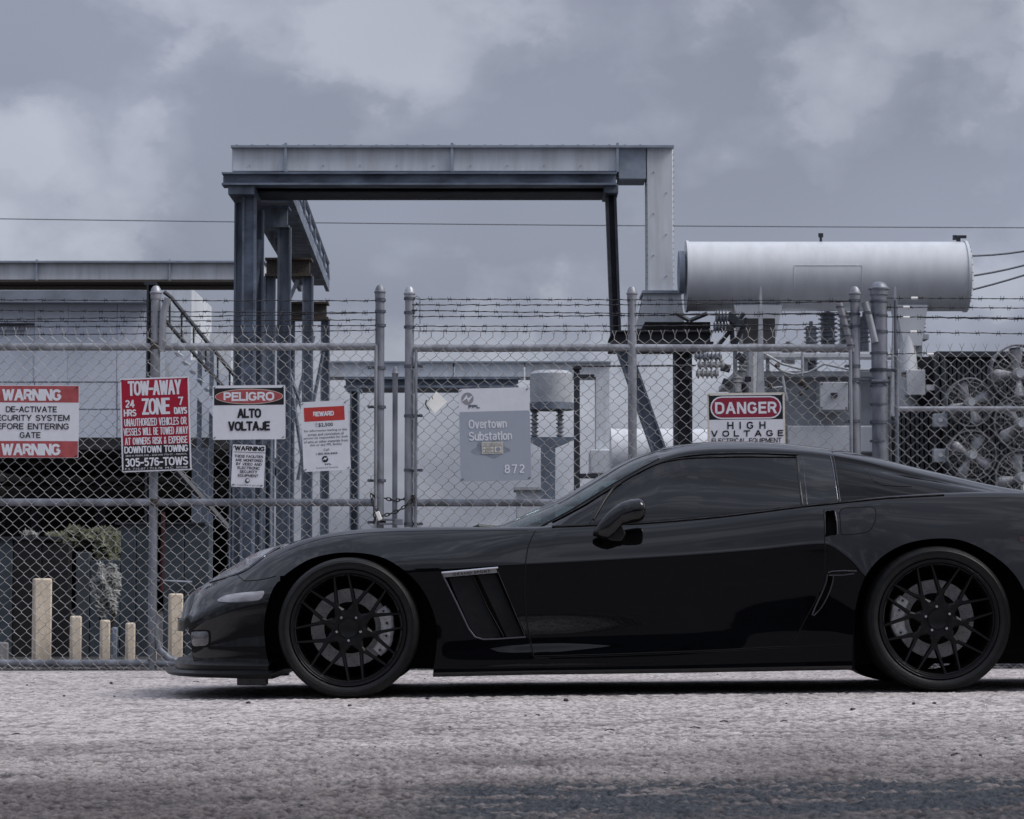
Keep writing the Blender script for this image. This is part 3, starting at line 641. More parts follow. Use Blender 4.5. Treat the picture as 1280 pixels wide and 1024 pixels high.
for (x, y, s) in ((1002, 478, 7), (1008, 484, 5), (963, 482, 5), (972, 457, 5), (1001, 492, 4), (1130, 468, 5)):
    c = P(x, y, 32.95); q = S(s, 33) * .7; m = MB(); m.lathe([(-q, .01), (-q * .6, q * .8), (q * .6, q), (q, .01)], c, 'Y', 12); m.build('valve_wheel', 'rust', tr)
# loose insulator clutter left of the transformer
ic = thing('insulator_cluster', 'cluster of ribbed insulators and clamps left of the danger sign top', 'insulators', P(890, 480, 32.6))
for (x, y, L, n) in ((868, 446, .34, 7), (872, 456, .34, 5), (870, 467, .28, 5)):
    m = MB(); a = P(x, y, 32.6); ribs(m, a, 'X', L, .035, .065, n); m.build('insulator', 'porcl' if y != 446 else 'porc', ic)
for (x, y, L, n) in ((894, 396, .16, 4), (892, 408, .16, 4)):
    m = MB(); a = P(x, y, 32.6); ribs(m, a, 'X', L, .05, .085, n); m.build('insulator', 'porc', ic)
bushing(930, 446, 466, 9, 32.9, 4, 'porcl', ic, 'insulator'); bushing(922, 470, 480, 6, 32.7, 2, 'porcl', ic, 'insulator')
m = MB()
for (x, y, s) in ((907, 460, 6), (926, 447, 6), (908, 478, 5), (915, 398, 7), (910, 410, 5), (924, 404, 6), (935, 474, 4)):
    c = P(x, y, 32.7); q = S(s, 33); MB().box(c, (q * 2, q, q * 1.6), Matrix.Rotation(random.random(), 3, 'Y')).build('clamp', 'steeld', ic, bevel=.01)
for (x0, y0, x1, y1) in ((914, 392, 916, 432), (898, 432, 930, 392), (918, 432, 934, 398), (846, 392, 862, 401), (862, 401, 884, 392), (860, 448, 858, 474), (930, 480, 930, 520)):
    m = MB(); m.tube([P(x0, y0, 32.8), P(x1, y1, 32.8)], .03, 6); m.build('lead', 'steeld', ic)
m = MB(); m.pbox(926, 484, 940, 560, 32.9, .2); m.pbox(917, 430, 922, 520, 33.1, .1); m.build('post', 'equip', ic)
m = MB(); m.tube([P(938, 430, 32.9), P(938, 560, 32.9)], .09, 10); m.build('post', 'equip', ic)
tag(MB().pbox(929, 398, 969, 432, 33.0, .06).build('bracket_plate', 'slab'), 'dark rusty plate under the tank saddle in front of the transformer', 'plate')
# radiator bank with fans
rb = thing('radiator_bank', 'bank of dark cooling radiators behind the fence at the right edge', 'radiator', P(1230, 840, 32.5))
YR = 32.5; random.seed(5)
fin = MB().box((0, 0, 0), (.035, .55, 1)).mesh('fin', 'radiator', smooth=0)
def fins(xa, xb, n, y0, y1, Y):
    a = P(xa, y0, Y); b = P(xb, y1, Y)
    for k in range(n):
        x = a.x + (b.x - a.x) * (k + .5) / n
        inst('fin', fin, rb, Vector((x, Y + .3, (a.z + b.z) / 2)) - ORG[rb.name], scale=(1, 1, a.z - b.z))
fins(1121, 1168, 8, 508, 650, YR + .3); fins(1170, 1330, 30, 446, 650, YR + .35)
m = MB(); m.pbox(1170, 439, 1345, 447, YR + .3, .6); m.pbox(1170, 445, 1176, 650, YR + .15, .15); m.pbox(1168, 497, 1172, 650, YR, .3); m.pbox(1177, 445, 1184, 650, YR + .1, .1); m.build('header_pipe', 'radiator', rb, bevel=.01)
MB().pbox(1121, 446, 1345, 660, YR + .95, .1).build('back_panel', 'steeld', rb)
for x0 in (1124, 1230, 1336): MB().pbox(x0, 655, x0 + 8, 845, YR + .4, .5).build('leg', 'radiator', rb)
for (x, y) in ((1176, 525), (1176, 569)):
    m = MB(); m.pbox(x - 9, y - 8, x + 9, y + 9, YR - .15, .12); m.build('junction_box', 'equip', rb, bevel=.01)
    m = MB(); c = P(x, y, YR - .16); m.lathe([(0, .001), (0, .025), (.02, .028)], c, 'Y', 12); m.build('box_eye', 'white', rb)
m = MB(); m.tube([P(1176, 520, YR - .1), P(1190, 508, YR - .12), P(1205, 505, YR - .1)], .012, 6); m.tube([P(1176, 565, YR - .1), P(1200, 568, YR - .12)], .012, 6); m.build('conduit', 'equip', rb)
def cooling_fan(cx, cy, rpx, label, tilt):
    Y = YR - .25; c = P(cx, cy, Y); r = S(rpx, Y)
    t = thing('cooling_fan', label, 'fan', c, 'round cooling fans on the radiators', rot=(0, 0, R(6)))
    m = MB(); m.tube([Vector((r * math.cos(k * math.pi / 20), 0, r * math.sin(k * math.pi / 20))) for k in range(40)], .012, 6, closed=True)
    m.lathe([(0.0, r), (.16, r)], (0, 0.01, 0), 'Y', 40); m.build('shroud', 'guard', t, local=True)
    g = MB()
    for k in range(1, 6):
        rr = r * k / 6; g.tube([Vector((rr * math.cos(a * math.pi / 14), -.03 - .04 * (1 - (k / 6) ** 2), rr * math.sin(a * math.pi / 14))) for a in range(28)], (.0022), 4, closed=True)
    for k in range(26):
        a = 2 * math.pi * k / 26; g.tube([Vector((r * q * math.cos(a), -.03 - .04 * (1 - q * q), r * q * math.sin(a))) for q in (.15, .6, 1.0)], .0024, 4)
    g.build('wire_guard', 'guard', t, local=True)
    for k in range(4):
        a = tilt + k * math.pi / 2; ca, sa = math.cos(a), math.sin(a); b = MB(); vs = []
        for q, w, tw in ((.14, .10, .9), (.45, .20, .65), (.75, .27, .5), (.93, .20, .42)):
            for sgn in (-1, 1):
                off = sgn * w * r; vs.append(Vector((q * r * ca - off * sa * math.cos(tw), .06 + sgn * w * r * .55 * math.sin(tw), q * r * sa + off * ca * math.cos(tw))))
        b.add(vs, [(0, 1, 3, 2), (2, 3, 5, 4), (4, 5, 7, 6)]); ob = b.build('blade', 'fan', t, local=True)
        so = ob.modifiers.new('solid', 'SOLIDIFY'); so.thickness = .006
    MB().lathe([(-.05, .001), (-.05, r * .16), (-.02, r * .2), (.08, r * .2)], (0, 0, 0), 'Y', 20).build('motor_hub', 'tank', t, local=True)
cooling_fan(1213, 503, 30, 'cooling fan crossed by the fence mid rail, upper one of the left column', .4)
cooling_fan(1215, 569, 31, 'lowest cooling fan of the left column, just above the car rear glass', 1.1)
cooling_fan(1274, 467, 36, 'topmost cooling fan at the right edge, above the fence rail', .1)
cooling_fan(1276, 529, 34, 'middle cooling fan of the right edge column below the rail', .7)
cooling_fan(1278, 597, 34, 'bottom cooling fan of the right edge column near the car tail', .25)

# instrument stand and pole in the middle distance
it = thing('instrument_transformer', 'light grey drum on a dark Y-shaped stand beside the substation name sign', 'transformer', P(684, 840, 30))
m = MB(); c = P(689, 504, 30.2); h = P(689, 464, 30.2).z - c.z; m.lathe([(0, .24), (h * .25, .245), (h * .9, .245), (h, .2), (h + .005, .001)], c, 'Z', 40); m.build('drum', 'equip', it)
m = MB(); m.lathe([(-.08, .001), (-.08, .26), (0, .26), (0, .01)], c, 'Z', 32); m.build('drum_flange', 'steel', it)
for x in (668, 700):
    a = P(x, 547, 30.2); m = MB(); ribs(m, a, 'Z', P(x, 512, 30.2).z - a.z, .028, .048, 7); m.build('insulator', 'porc', it)
m = MB(); z = lambda y: P(0, y, 30.2).z; xx = lambda x: P(x, 547, 30.2).x
m.prism([(xx(660), z(547)), (xx(720), z(547)), (xx(720), z(549)), (xx(694), z(560)), (xx(694), z(600)), (xx(676), z(600)), (xx(676), z(560)), (xx(660), z(551))][::-1], 30.1, 30.25); m.build('bracket', 'steel', it)
m = MB(); a = P(685, 600, 30.2); m.bbox((a.x - .08, 30.1, -.05), (a.x + .08, 30.27, a.z)); m.build('pole', 'steel', it)
sp = thing('service_pole', 'thin dark pole with a short side arm right of the instrument drum', 'pole', P(721, 840, 31))
m = MB(); a = P(721, 457, 31); m.bbox((a.x - .035, 31, -.05), (a.x + .035, 31.1, a.z)); m.build('shaft', 'steeld', sp)
MB().pbox(716, 457, 727, 461, 30.95, .15).build('pole_head', 'steeld', sp)
for q in ((725, 468, 743, 472, 31, .1), (724, 592, 752, 597, 31, .3)): MB().pbox(*q).build('side_arm', 'steeld', sp)
m = MB(); m.tube([P(724, 458, 31), P(870, 457, 31)], .012, 6); m.build('span_wire', 'steeld', sp)
# low equipment seen under the name sign
lc = thing('equipment_cabinet', 'low pale cabinet seen through the gate just under the name sign', 'cabinet', P(660, 840, 45))
MB().pbox(645, 612, 682, 660, 45, 1).build('cabinet_body', 'tank', lc, bevel=.02)
MB().pbox(642, 609, 685, 612.5, 44.9, 1.2).build('cabinet_lid', 'equip', lc)

# cables
def cable(name, label, pts, rr, grp=None):
    m = MB(); m.tube(pts, rr, 5); tag(m.build(name, 'cable'), label, 'cable', grp)
pts = [P(x, 272 + 11 * (x / 1280) + 3.5 * math.sin(math.pi * (x + 300) / 1900), 60) for x in range(-300, 1601, 100)]
cable('power_line', 'single thin power line sagging across the whole sky', pts, .012)
for (y0, y1, y2, l) in ((320, 321, 306, 'uppermost of the three cables leaving the big tank'), (347, 340, 320, 'middle one of the three cables leaving the big tank'), (366, 352, 331, 'lowest of the three cables leaving the big tank')):
    pts = [P(1200 + 20 * k, (y0 * (1 - k / 6) ** 2 + 2 * y1 * (1 - k / 6) * k / 6 + y2 * (k / 6) ** 2), 33.4) for k in range(7)]
    cable('cable', l, pts, .013, 'cables leaving the tank')

# ------------------------------------------------------------------ grey building on legs at the left
bd = thing('utility_building', 'pale grey clad building raised on columns behind the fence at the left', 'building', P(60, 840, 58))
YB = 58.0
for (x0, x1) in ((-120, -64), (-63, 42), (43.6, 84), (85.6, 145.4), (147, 205)):
    for (y0, y1) in ((378, 477), (478.6, 511), (512.6, 547)):
        MB().pbox(x0, y0, x1, y1, YB + random.uniform(0, .02), .3).build('wall_panel', 'wall', bd)
MB().pbox(-120, 377, 205, 547.5, YB + .05, 6).build('wall_core', 'wallb', bd)
MB().pbox(-122, 363, 186, 378, YB - .4, 6.4).build('parapet', 'wallb', bd)
MB().pbox(-120, 404, 42, 406, YB - .1, .4).build('louvre', 'steeld', bd); MB().pbox(-120, 408, 30, 413, YB - .08, .1).build('louvre', 'wallb', bd)
MB().pbox(206, 360, 238, 547, YB + 1.2, 4).build('stair_tower', 'duct', bd)
MB().pbox(262, 417, 288, 555, YB + 3, 3).build('rear_block', 'duct', bd)
for x0, x1 in ((206.5, 222), (222.6, 238), (238.6, 254), (254.6, 270), (270.6, 288)): MB().pbox(x0, 432 + (x0 - 206) * .55, x1, 547, YB + .9, .2).build('wall_panel', 'wall', bd)
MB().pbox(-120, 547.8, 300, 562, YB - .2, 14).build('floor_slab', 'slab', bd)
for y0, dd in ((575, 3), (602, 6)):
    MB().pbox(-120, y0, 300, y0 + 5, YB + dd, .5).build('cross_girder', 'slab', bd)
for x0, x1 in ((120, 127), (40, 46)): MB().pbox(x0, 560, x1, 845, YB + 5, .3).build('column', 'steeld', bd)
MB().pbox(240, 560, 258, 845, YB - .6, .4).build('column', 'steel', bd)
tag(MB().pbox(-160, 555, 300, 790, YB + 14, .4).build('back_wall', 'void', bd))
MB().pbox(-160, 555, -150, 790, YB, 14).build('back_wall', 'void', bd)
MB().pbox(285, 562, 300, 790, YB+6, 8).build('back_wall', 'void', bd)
# stairs
st = thing('outdoor_stairs', 'pale steel stairs with dark handrails going down to the right of the grey building', 'stairs', P(245, 840, 56))
YS = 56.0
for yo, lab in ((0, 0), (1.1, 1)):
    m = MB(); m.tube([P(205, 365, YS + yo), P(214, 372, YS + yo), P(335, 521, YS + yo)], .05, 6); m.tube([P(206, 400, YS + yo), P(335, 548, YS + yo)], .045, 6)
    for k in range(8):
        x = 212 + k * 15; y = 372 + (x - 214) * 1.23; m.tube([P(x, y, YS + yo), P(x, y + 40, YS + yo)], .022, 5)
    m.build('handrail', 'steeld' if yo == 0 else 'steel', st)
for k in range(14):
    x = 205 + k * 9.2; y = 428 + k * 11.2; MB().pbox(x, y, x + 8, y + 1.5, YS + .06, 1.0).build('step', 'wall', st)
m = MB(); a, b = P(203, 424, YS), P(335, 584, YS); h = .34
m.add([a, b, b + Vector((0, 0, -h)), a + Vector((0, 0, -h)), a + Vector((0, .05, 0)), b + Vector((0, .05, 0)), b + Vector((0, .05, -h)), a + Vector((0, .05, -h))], [(0, 1, 2, 3), (4, 7, 6, 5), (0, 4, 5, 1), (3, 2, 6, 7), (0, 3, 7, 4), (1, 5, 6, 2)]); m.build('stringer', 'wall', st)
m = MB(); a, b = P(196, 560, YS - 1), P(285, 660, YS - 1); m.tube([a, b], .07, 4); m.build('diagonal_brace', 'steeld', st)
for x in (247, 262): MB().pbox(x, 430, x + 2, 845, YS + .4, .1).build('stair_post', 'steel', st)

# dark panel wall, door, shrubs and bollards just behind the fence
YW = 19.6
dw = thing('dark_panel_wall', 'low dark slate wall of upright panels behind the cream bollards', 'wall', P(60, 836, YW))
for x0, x1, y0, mt in ((-60, -22, 674, 'brownblack'), (-21, 16, 674, 'slate'), (17, 52, 674, 'brownblack'), (53, 87, 679, 'brownblack'), (95, 112, 690, 'greydoor'), (113, 150, 700, 'slate'), (151, 170, 655, 'slate'), (171, 190, 655, 'slate'), (205, 230, 655, 'slate'), (231, 262, 655, 'slate')):
    a = P(x0, y0, YW); b = P(x1, y0, YW); m = MB(); m.bbox((a.x, YW, -.1), (b.x, YW + .12, a.z)); m.build('panel', mt, dw, bevel=.006)
m = MB(); a = P(-60, 671, YW); b = P(78, 671, YW); m.bbox((a.x, YW - .03, a.z), (b.x, YW + .14, a.z - .02)); m.bbox((P(151, 0, YW).x, YW - .03, P(0, 653, YW).z), (P(262, 0, YW).x, YW + .14, P(0, 655.5, YW).z)); m.build('coping', 'steeld', dw)
m = MB(); m.tube([P(196, 726, YW - .1), P(240, 728, YW - .1)], .012, 6); m.build('conduit', 'galvd', dw)
rp = MB(); rp.tube([P(204, 640, YW - .12), P(203, 700, YW - .12), P(202, 740, YW - .12)], .014, 8); tag(rp.build('red_pipe', 'redpipe'), 'thin dark red upright pipe behind the mesh near the fence line post', 'pipe')
MB_ = MB().pbox(189, 655, 196, 760, YW + .2, .1)
def leaves(name, label, cat, cx, cy, rx, ry, Y, ryd, n, size, mt, seed, stem=True):
    random.seed(seed); c = P(cx, cy, Y); t = thing(name, label, cat, (c.x, Y, 0.0)); m = MB()
    for k in range(n):
        while True:
            q = Vector((random.uniform(-1, 1), random.uniform(-1, 1), random.uniform(-1, 1)))
            if q.length < 1: break
        q = q * (.75 + .25 * math.sin(q.x * 7 + q.z * 5)) if q.length > .1 else q
        p = Vector((c.x + q.x * S(rx, Y), Y + q.y * ryd, c.z + q.z * S(ry, Y)))
        d1 = Vector((random.gauss(0, 1), random.gauss(0, 1), random.gauss(0, 1))).normalized(); d2 = d1.orthogonal().normalized(); s = size * random.uniform(.5, 1.3)
        m.add([p - d1 * s, p + d2 * s * .35, p + d1 * s, p - d2 * s * .35], [(0, 1, 2, 3)])
    m.build('foliage', mt, t, smooth=0)
    if stem:
        m = MB()
        for k in range(5): m.tube([Vector((c.x + random.uniform(-.03, .03), Y, 0)), Vector((c.x + random.uniform(-.1, .1), Y, c.z * .6)), Vector((c.x + random.uniform(-1, 1) * S(rx, Y) * .6, Y + random.uniform(-1, 1) * ryd * .5, c.z + S(ry, Y) * random.uniform(-.3, .5)))], [.012, .009, .004], 5)
        m.build('stem', 'bark', t)
leaves('olive_shrub', 'olive green shrub arching over the dark wall at the left', 'shrub', 108, 672, 50, 14, 20.4, .3, 4200, .035, 'leaf', 3)
leaves('olive_shrub', 'drooping end of olive green foliage above the pale bush', 'shrub', 136, 690, 17, 26, 20.2, .2, 2200, .033, 'leaf', 4)
leaves('pale_bush', 'pale grey-leaved bush behind the short bollards', 'bush', 132, 738, 19, 40, 19.2, .12, 2600, .030, 'leafp', 5)
leaves('white_blossom_plant', 'small plant with white leaves on top of the dark wall far left', 'plant', 37, 668, 14, 6, 19.7, .05, 60, .035, 'leafp', 8, False)
def bollard(x0, x1, ytop, Y, label, mt='bollard', lean=0.0, grp='concrete bollards behind the fence'):
    a, b = P(x0, ytop, Y), P(x1, ytop, Y); w = b.x - a.x; gz = ground_z(a.x, Y); h = a.z - gz + .05
    t = thing('bollard', label, 'bollard', ((a.x + b.x) / 2, Y + w / 2, gz), grp)
    m = MB().box((0, 0, h / 2 - .05), (w, w, h), Matrix.Rotation(R(lean), 3, 'Y') @ Matrix.Rotation(R(18), 3, 'Z')); m.build('post_body', mt, t, local=True, bevel=.012)
    if w > .12: MB().box((0, 0, .03), (w * 1.12, w * 1.12, .14), Matrix.Rotation(R(18), 3, 'Z')).build('base_block', 'bollardg', t, local=True, bevel=.01)
bollard(40, 62, 723, 17.0, 'tall thick cream bollard at the left, tallest of the row')
bollard(87, 100.5, 770, 16.9, 'short cream bollard right of the tall thick one')
bollard(124.5, 136.5, 775, 16.9, 'short cream bollard with a grey post leaning beside it')
bollard(138.5, 146, 784, 17.3, 'short grey square post standing against a cream bollard', 'steel', 1.5)
bollard(156.5, 168, 778.5, 16.9, 'short cream bollard second to the left of the line post')
bollard(185.5, 195, 778, 17.6, 'cream bollard mostly hidden behind the fence line post')
bollard(210.5, 227, 742, 17.0, 'tall cream bollard just in front of the car nose')
bollard(-8, 8.5, 803, 16.9, 'low grey concrete stub cut by the left edge of the picture', 'bollardg')
bollard(1262, 1276, 780, 16.9, 'pale bollard glimpsed between the rear tyre and the picture edge')

# ------------------------------------------------------------------ chain-link gates and fence
YF = 16.2
def fz(px, py, Y=YF): return P(px, py, Y)
def post(par, px, ytop, ybot, dia_px, mt='galv', name='post', Y=YF, cap=True, to_ground=True):
    a = P(px, ytop, Y); b = P(px, ybot, Y); zb = ground_z(a.x, Y) - .05 if to_ground else b.z; r = S(dia_px, Y) / 2
    MB().tube([(a.x, Y, zb), (a.x, Y, a.z)], r, 20).build(name, mt, par)
    if cap:
        m = MB(); m.lathe([(-.035, r * 1.12), (-.004, r * 1.14), (0, r * 1.3), (.008, r * 1.3), (.012, r * 1.12), (.03, r * .95), (.045, r * .6), (.05, .001)], (a.x, Y, a.z), 'Z', 20); m.build('post_cap', mt, par)
    return a.x, r
def rail(par, x0, x1, y, dia_px, Y=YF, mt='galv', name='rail'):
    pts = [P(x0 + (x1 - x0) * k / 6, y, Y) + Vector((0, 0, random.uniform(-.003, .003))) for k in range(7)]
    z = sum(p.z for p in pts) / 7
    MB().tube([Vector((p.x, p.y, z + random.uniform(-.002, .002))) for p in pts], S(dia_px, Y) / 2, 14).build(name, mt, par)
def mesh_panel(par, x0, x1, ytop, ybot, seed, Y=YF - .035, curl=True):
    random.seed(seed); xa, xb = P(x0, 600, Y).x, P(x1, 600, Y).x; zt, zb = P(600, ytop, Y).z, P(600, ybot, Y).z
    D = S(15.15, Y); Sx = D / 2; n = int((xb - xa) / Sx); r = .0017; nz = int((zt - zb) / (D / 2 * 1.03)); hz = (zt - zb) / nz
    def warp(x, z): return (x + .015 * math.sin(z * 2.1 + x * .9 + seed) + .004 * math.sin(z * 7 + x * 3), z + .012 * math.sin(x * 1.3 + seed * 2) + .006 * math.sin(x * 4.1 + z))
    m = MB()
    for i in range(n + 1):
        cx = xa + i * Sx; pts = []
        for j in range(nz + 1):
            side = 1 if (j + i) % 2 == 0 else -1
            z = zt - j * hz
            for dz in (-.004, .004):
                if (j == 0 and dz < 0) or (j == nz and dz > 0): pass
                xx, zz = warp(cx + side * (Sx / 2 + .0012), z + (-dz))
                pts.append(Vector((xx, Y + side * .0035 * (1 if dz > 0 else -1) * .6, zz)))
        if curl:
            top = pts[0]; s0 = 1 if i % 2 == 0 else -1
            pts = [top + Vector((s0 * -.004, 0, .034)) + Vector((s0 * .016, 0, .012)), top + Vector((s0 * .002, 0, .020)), top + Vector((-s0 * .002, 0, .010))] + pts
        m.tube(pts, r, 4, cap=False)
    return tag(m.build('wire_mesh', 'wire', par, smooth=60), kind='stuff')
def barbed(par, x0, y0, x1, y1, seed, Y=YF - .02, spacing=24.5, sag=1.5, two=False):
    random.seed(seed); n = max(6, int((x1 - x0) / 7)); pts = []
    for k in range(n + 1):
        t = k / n; x = x0 + (x1 - x0) * t; y = y0 + (y1 - y0) * t + sag * math.sin(math.pi * t) + random.uniform(-.35, .35)
        pts.append(P(x, y, Y + random.uniform(-.003, .003)))
    m = MB(); m.tube(pts, .0026, 5)
    tw = [p + Vector((0, .002 * math.sin(i * 1.7), .0026 * math.cos(i * 1.7))) for i, p in enumerate(pts)]; m.tube(tw, .0021, 4)
    nb = int((x1 - x0) / spacing); ph = random.random()
    for k in range(nb):
        t = (k + ph + random.uniform(-.08, .08)) / nb
        if t >= 1: continue
        i = min(n - 1, int(t * n)); q = pts[i].lerp(pts[i + 1], t * n - i)
        m.tube([q - Vector((.011, 0, 0)), q + Vector((.011, 0, 0))], .0052, 6)
        for sx in (-.009, .009):
            a = random.uniform(0, math.pi); d = Vector((random.uniform(-.3, .3), math.cos(a) * .6, math.sin(a) + .35)).normalized()
            m.tube([q + Vector((sx, 0, 0)) - d * .017, q + Vector((sx, 0, 0)) + d * .017], .0016, 3)
    m.build('barbed_wire', 'barb', par)
def band(par, px, y, r, w=.022, mt='band', Y=YF, ear=None):
    c = P(px, y, Y); m = MB(); m.lathe([(-w / 2, r * 1.02), (-w / 2, r + .006), (w / 2, r + .006), (w / 2, r * 1.02)], (c.x, Y, c.z), 'Z', 20)
    if ear: m.bbox((c.x + (r if ear > 0 else ear), Y - .025, c.z - w * .45), (c.x + (ear if ear > 0 else -r), Y - .005, c.z + w * .45)); m.tube([(c.x + ear * .93, Y - .045, c.z), (c.x + ear * .93, Y + .01, c.z)], .009, 8)
    m.build('tie_band', mt, par)
# left gate leaf
g1 = thing('chain_link_gate', 'left chain-link gate leaf carrying the tow-away and reward signs', 'gate', P(240, 838, YF), 'chain-link gate leaves')
x_, r_ = post(g1, 475, 366, 838, 11.5, 'galvd')
for y in (375.5, 389.5, 407): band(g1, 475.5, y, r_, .016)
for y in (460, 509, 601, 653): band(g1, 475.5, y, r_, .017, 'band', YF, -.075)
x_, r_ = post(g1, 193, 480, 838, 10.5, 'galvd', cap=False)
post(g1, 195, 367, 480, 12.0, 'galv', to_ground=False)
m = MB(); m.tube([P(194, 480, YF), P(194, 431, YF)], S(11, YF) / 2, 14); m.tube([P(210, 373, YF - .03), P(204, 392, YF - .03), P(202, 440, YF - .01)], S(9, YF) / 2, 12); m.build('wire_arm', 'galv', g1)
m = MB(); m.tube([P(195, 775, YF), P(194, 795, YF), P(199, 812, YF), P(211, 823, YF), P(226, 828, YF)], S(8.5, YF) / 2, 12); m.build('corner_bend', 'galvd', g1)
rail(g1, -260, 474, 433.5, 9.5); rail(g1, -260, 474, 628, 9.5, mt='galvd'); rail(g1, -260, 230, 829, 9.0, mt='galvd'); rail(g1, 230, 474, 829, 9.0, mt='galvd')
post(g1, 470, 432, 838, 4.2, 'galv', 'stretcher_bar', YF - .03, False)
mesh_panel(g1, -260, 469, 418, 835, 1)
for i, (y0, y1, s) in enumerate(((373, 376, 1), (385, 391, 1), (401, 391, 2), (401.5, 400, 1), (409, 407, .5), (419, 413, 2))): barbed(g1, -260, y0, 471, y1, 20 + i, sag=s)
for (y, d) in ((433, 0), (628, 0)): m = MB(); m.lathe([(-.02, S(6.6, YF)), (.02, S(6.6, YF))], P(193.5, y, YF), 'Z', 16); m.build('rusty_collar', 'rust', g1)
# right gate leaf
g2 = thing('chain_link_gate', 'right chain-link gate leaf carrying the substation name and danger signs', 'gate', P(790, 838, YF), 'chain-link gate leaves')
x_, r_ = post(g2, 512, 368, 838, 11.5, 'galv')
for y in (373.5, 391, 409): band(g2, 511.7, y, r_, .016)
for y in (458, 520, 588, 655): band(g2, 511.8, y, r_, .017, 'band', YF, .08)
x_, r_ = post(g2, 790, 368, 838, 11, 'galv')
x_, r_ = post(g2, 1068.5, 368, 838, 12, 'galv')
for y in (376, 393, 408): band(g2, 1068.5, y, r_, .014)
for y in (458, 527): band(g2, 1068.5, y, r_, .018, 'band', YF, -.06)
rail(g2, 515, 1066, 435, 9.5); rail(g2, 515, 1066, 628.5, 9.5, mt='galvd'); rail(g2, 515, 1066, 828, 9.0, mt='galvd')
post(g2, 520, 437, 838, 4, 'galvd', 'stretcher_bar', YF - .03, False); post(g2, 1063, 437, 838, 4.4, 'galv', 'stretcher_bar', YF - .03, False)
mesh_panel(g2, 521, 1063, 420, 835, 2)
for i, (y0, y1, s) in enumerate(((374, 376, 0), (381, 377, 2), (388, 393, 1.5), (396, 391, 1), (408, 405, 1), (414, 411, 1.5))): barbed(g2, 514, y0, 1066, y1, 40 + i, sag=s)
m = MB()
for k, y in enumerate((374, 383, 391, 399, 409)): m.tube([P(517, y, YF - .02), P(521, y - 4, YF - .03), P(525, y - 1, YF - .02), P(525, y + 6, YF - .02)], .0026, 5)
m.build('wire_hook', 'band', g2)
m = MB(); m.tube([P(1049, 379, YF - .04), P(1054, 398, YF - .03), P(1066, 440, YF - .01)], S(8.5, YF) / 2, 12); m.build('wire_arm', 'galv', g2)
for k in range(5): 
    c = P(1050 + k * 3.4, 384 + k * 12, YF - .035); m = MB(); m.lathe([(-.006, S(5.2, YF)), (.006, S(5.2, YF))], c, 'Z', 12); m.build('arm_clip', 'band', g2)
# big hinge post
gp = thing('gate_post', 'thick banded galvanised gate post right of the danger sign', 'post', P(1098, 838, YF))
x_, r_ = post(gp, 1098.5, 362, 838, 20.5, 'galvd', 'post_shaft')
for i, y in enumerate((377, 394.5, 415, 441.5, 463, 482, 505.5, 528.5, 551.5)): band(gp, 1098.5, y, r_, .012 if i not in (2, 4) else .018, 'band')
m = MB(); c = P(1098.5, 473.5, YF); q = P(1070, 473.5, YF)
m.bbox((q.x, YF - .03, c.z - .012), (c.x, YF - .012, c.z + .004)); m.bbox((q.x, YF - .03, c.z - .032), (c.x, YF - .012, c.z - .022)); m.tube([(c.x - r_, YF - .05, c.z - .02), (c.x + r_, YF - .05, c.z - .02)], .012, 10)
m.tube([(q.x - .01, YF - .04, c.z - .01), (q.x - .01, YF + .02, c.z - .01)], .014, 8); m.build('hinge', 'band', gp)
for y in (463, 528): band(gp, 1098.5, y, r_, .02, 'band', YF, .10)
m = MB(); m.tube([P(1081, 378, YF - .05), P(1086, 395, YF - .05), P(1094, 428, YF - .045)], S(9, YF) / 2, 12); m.build('wire_arm', 'galv', gp)
m = MB(); c = P(1085, 391, YF - .05); m.lathe([(-.008, S(5.4, YF)), (.008, S(5.4, YF))], c, 'Z', 12); m.build('arm_clip', 'band', gp)
# right fence
g3 = thing('chain_link_fence', 'chain-link fence panel without top rail right of the thick gate post', 'fence', P(1240, 838, YF))
rail(g3, 1118, 1700, 511, 6.6, YF - .0, 'galv'); rail(g3, 1118, 1700, 829, 8, mt='galvd')
post(g3, 1119.5, 375, 838, 5.0, 'galvd', 'terminal_bar', YF - .01, False)
mesh_panel(g3, 1110, 1700, 440, 835, 3)
for i, (x0, y0, x1, y1, s) in enumerate(((1100, 372.5, 1700, 375, .5), (1100, 384, 1700, 387, .5), (1100, 396, 1700, 400, .5), (1150, 397, 1700, 404, .5), (1100, 415, 1700, 420, 1), (1100, 443, 1172, 441, 0))): barbed(g3, x0, y0, x1, y1, 60 + i, sag=s)
for (x, y) in ((1143, 372.8), (1133, 384), (1133, 397), (1142, 415), (1163, 443)): m = MB(); m.tube([P(x - 4, y, YF - .05), P(x + 4, y, YF - .05)], .0085, 8); m.build('wire_tensioner', 'white', g3)
# drop pin, latch, chain, padlock
dp = thing('drop_rod', 'slim upright pipe between the two gate leaf posts', 'rod', P(493, 838, YF))
x_, r_ = post(dp, 494, 468, 838, 6.6, 'galv', 'rod_shaft', YF + .06)
lt = thing('gate_latch', 'grey latch bracket low between the two gate leaf posts', 'latch', P(490, 655, YF))
m = MB(); m.pbox(474, 648.5, 500, 651, YF - .06, .05); m.pbox(474, 653.5, 500, 656, YF - .06, .05); m.pbox(493, 649, 503, 656, YF - .07, .07); m.build('latch_bar', 'galvd', lt, bevel=.002)
ch = thing('gate_chain', 'dark steel chain looped around both gate leaf posts', 'chain', P(490, 630, YF))
lk = MB(); 
pts = [];
for k in range(16):
    a = 2 * math.pi * k / 16; pts.append(Vector((.0085 * math.cos(a), 0, .0175 * math.sin(a))))
lk.tube(pts, .0036, 6, closed=True); lkm = lk.mesh('link', 'chain')
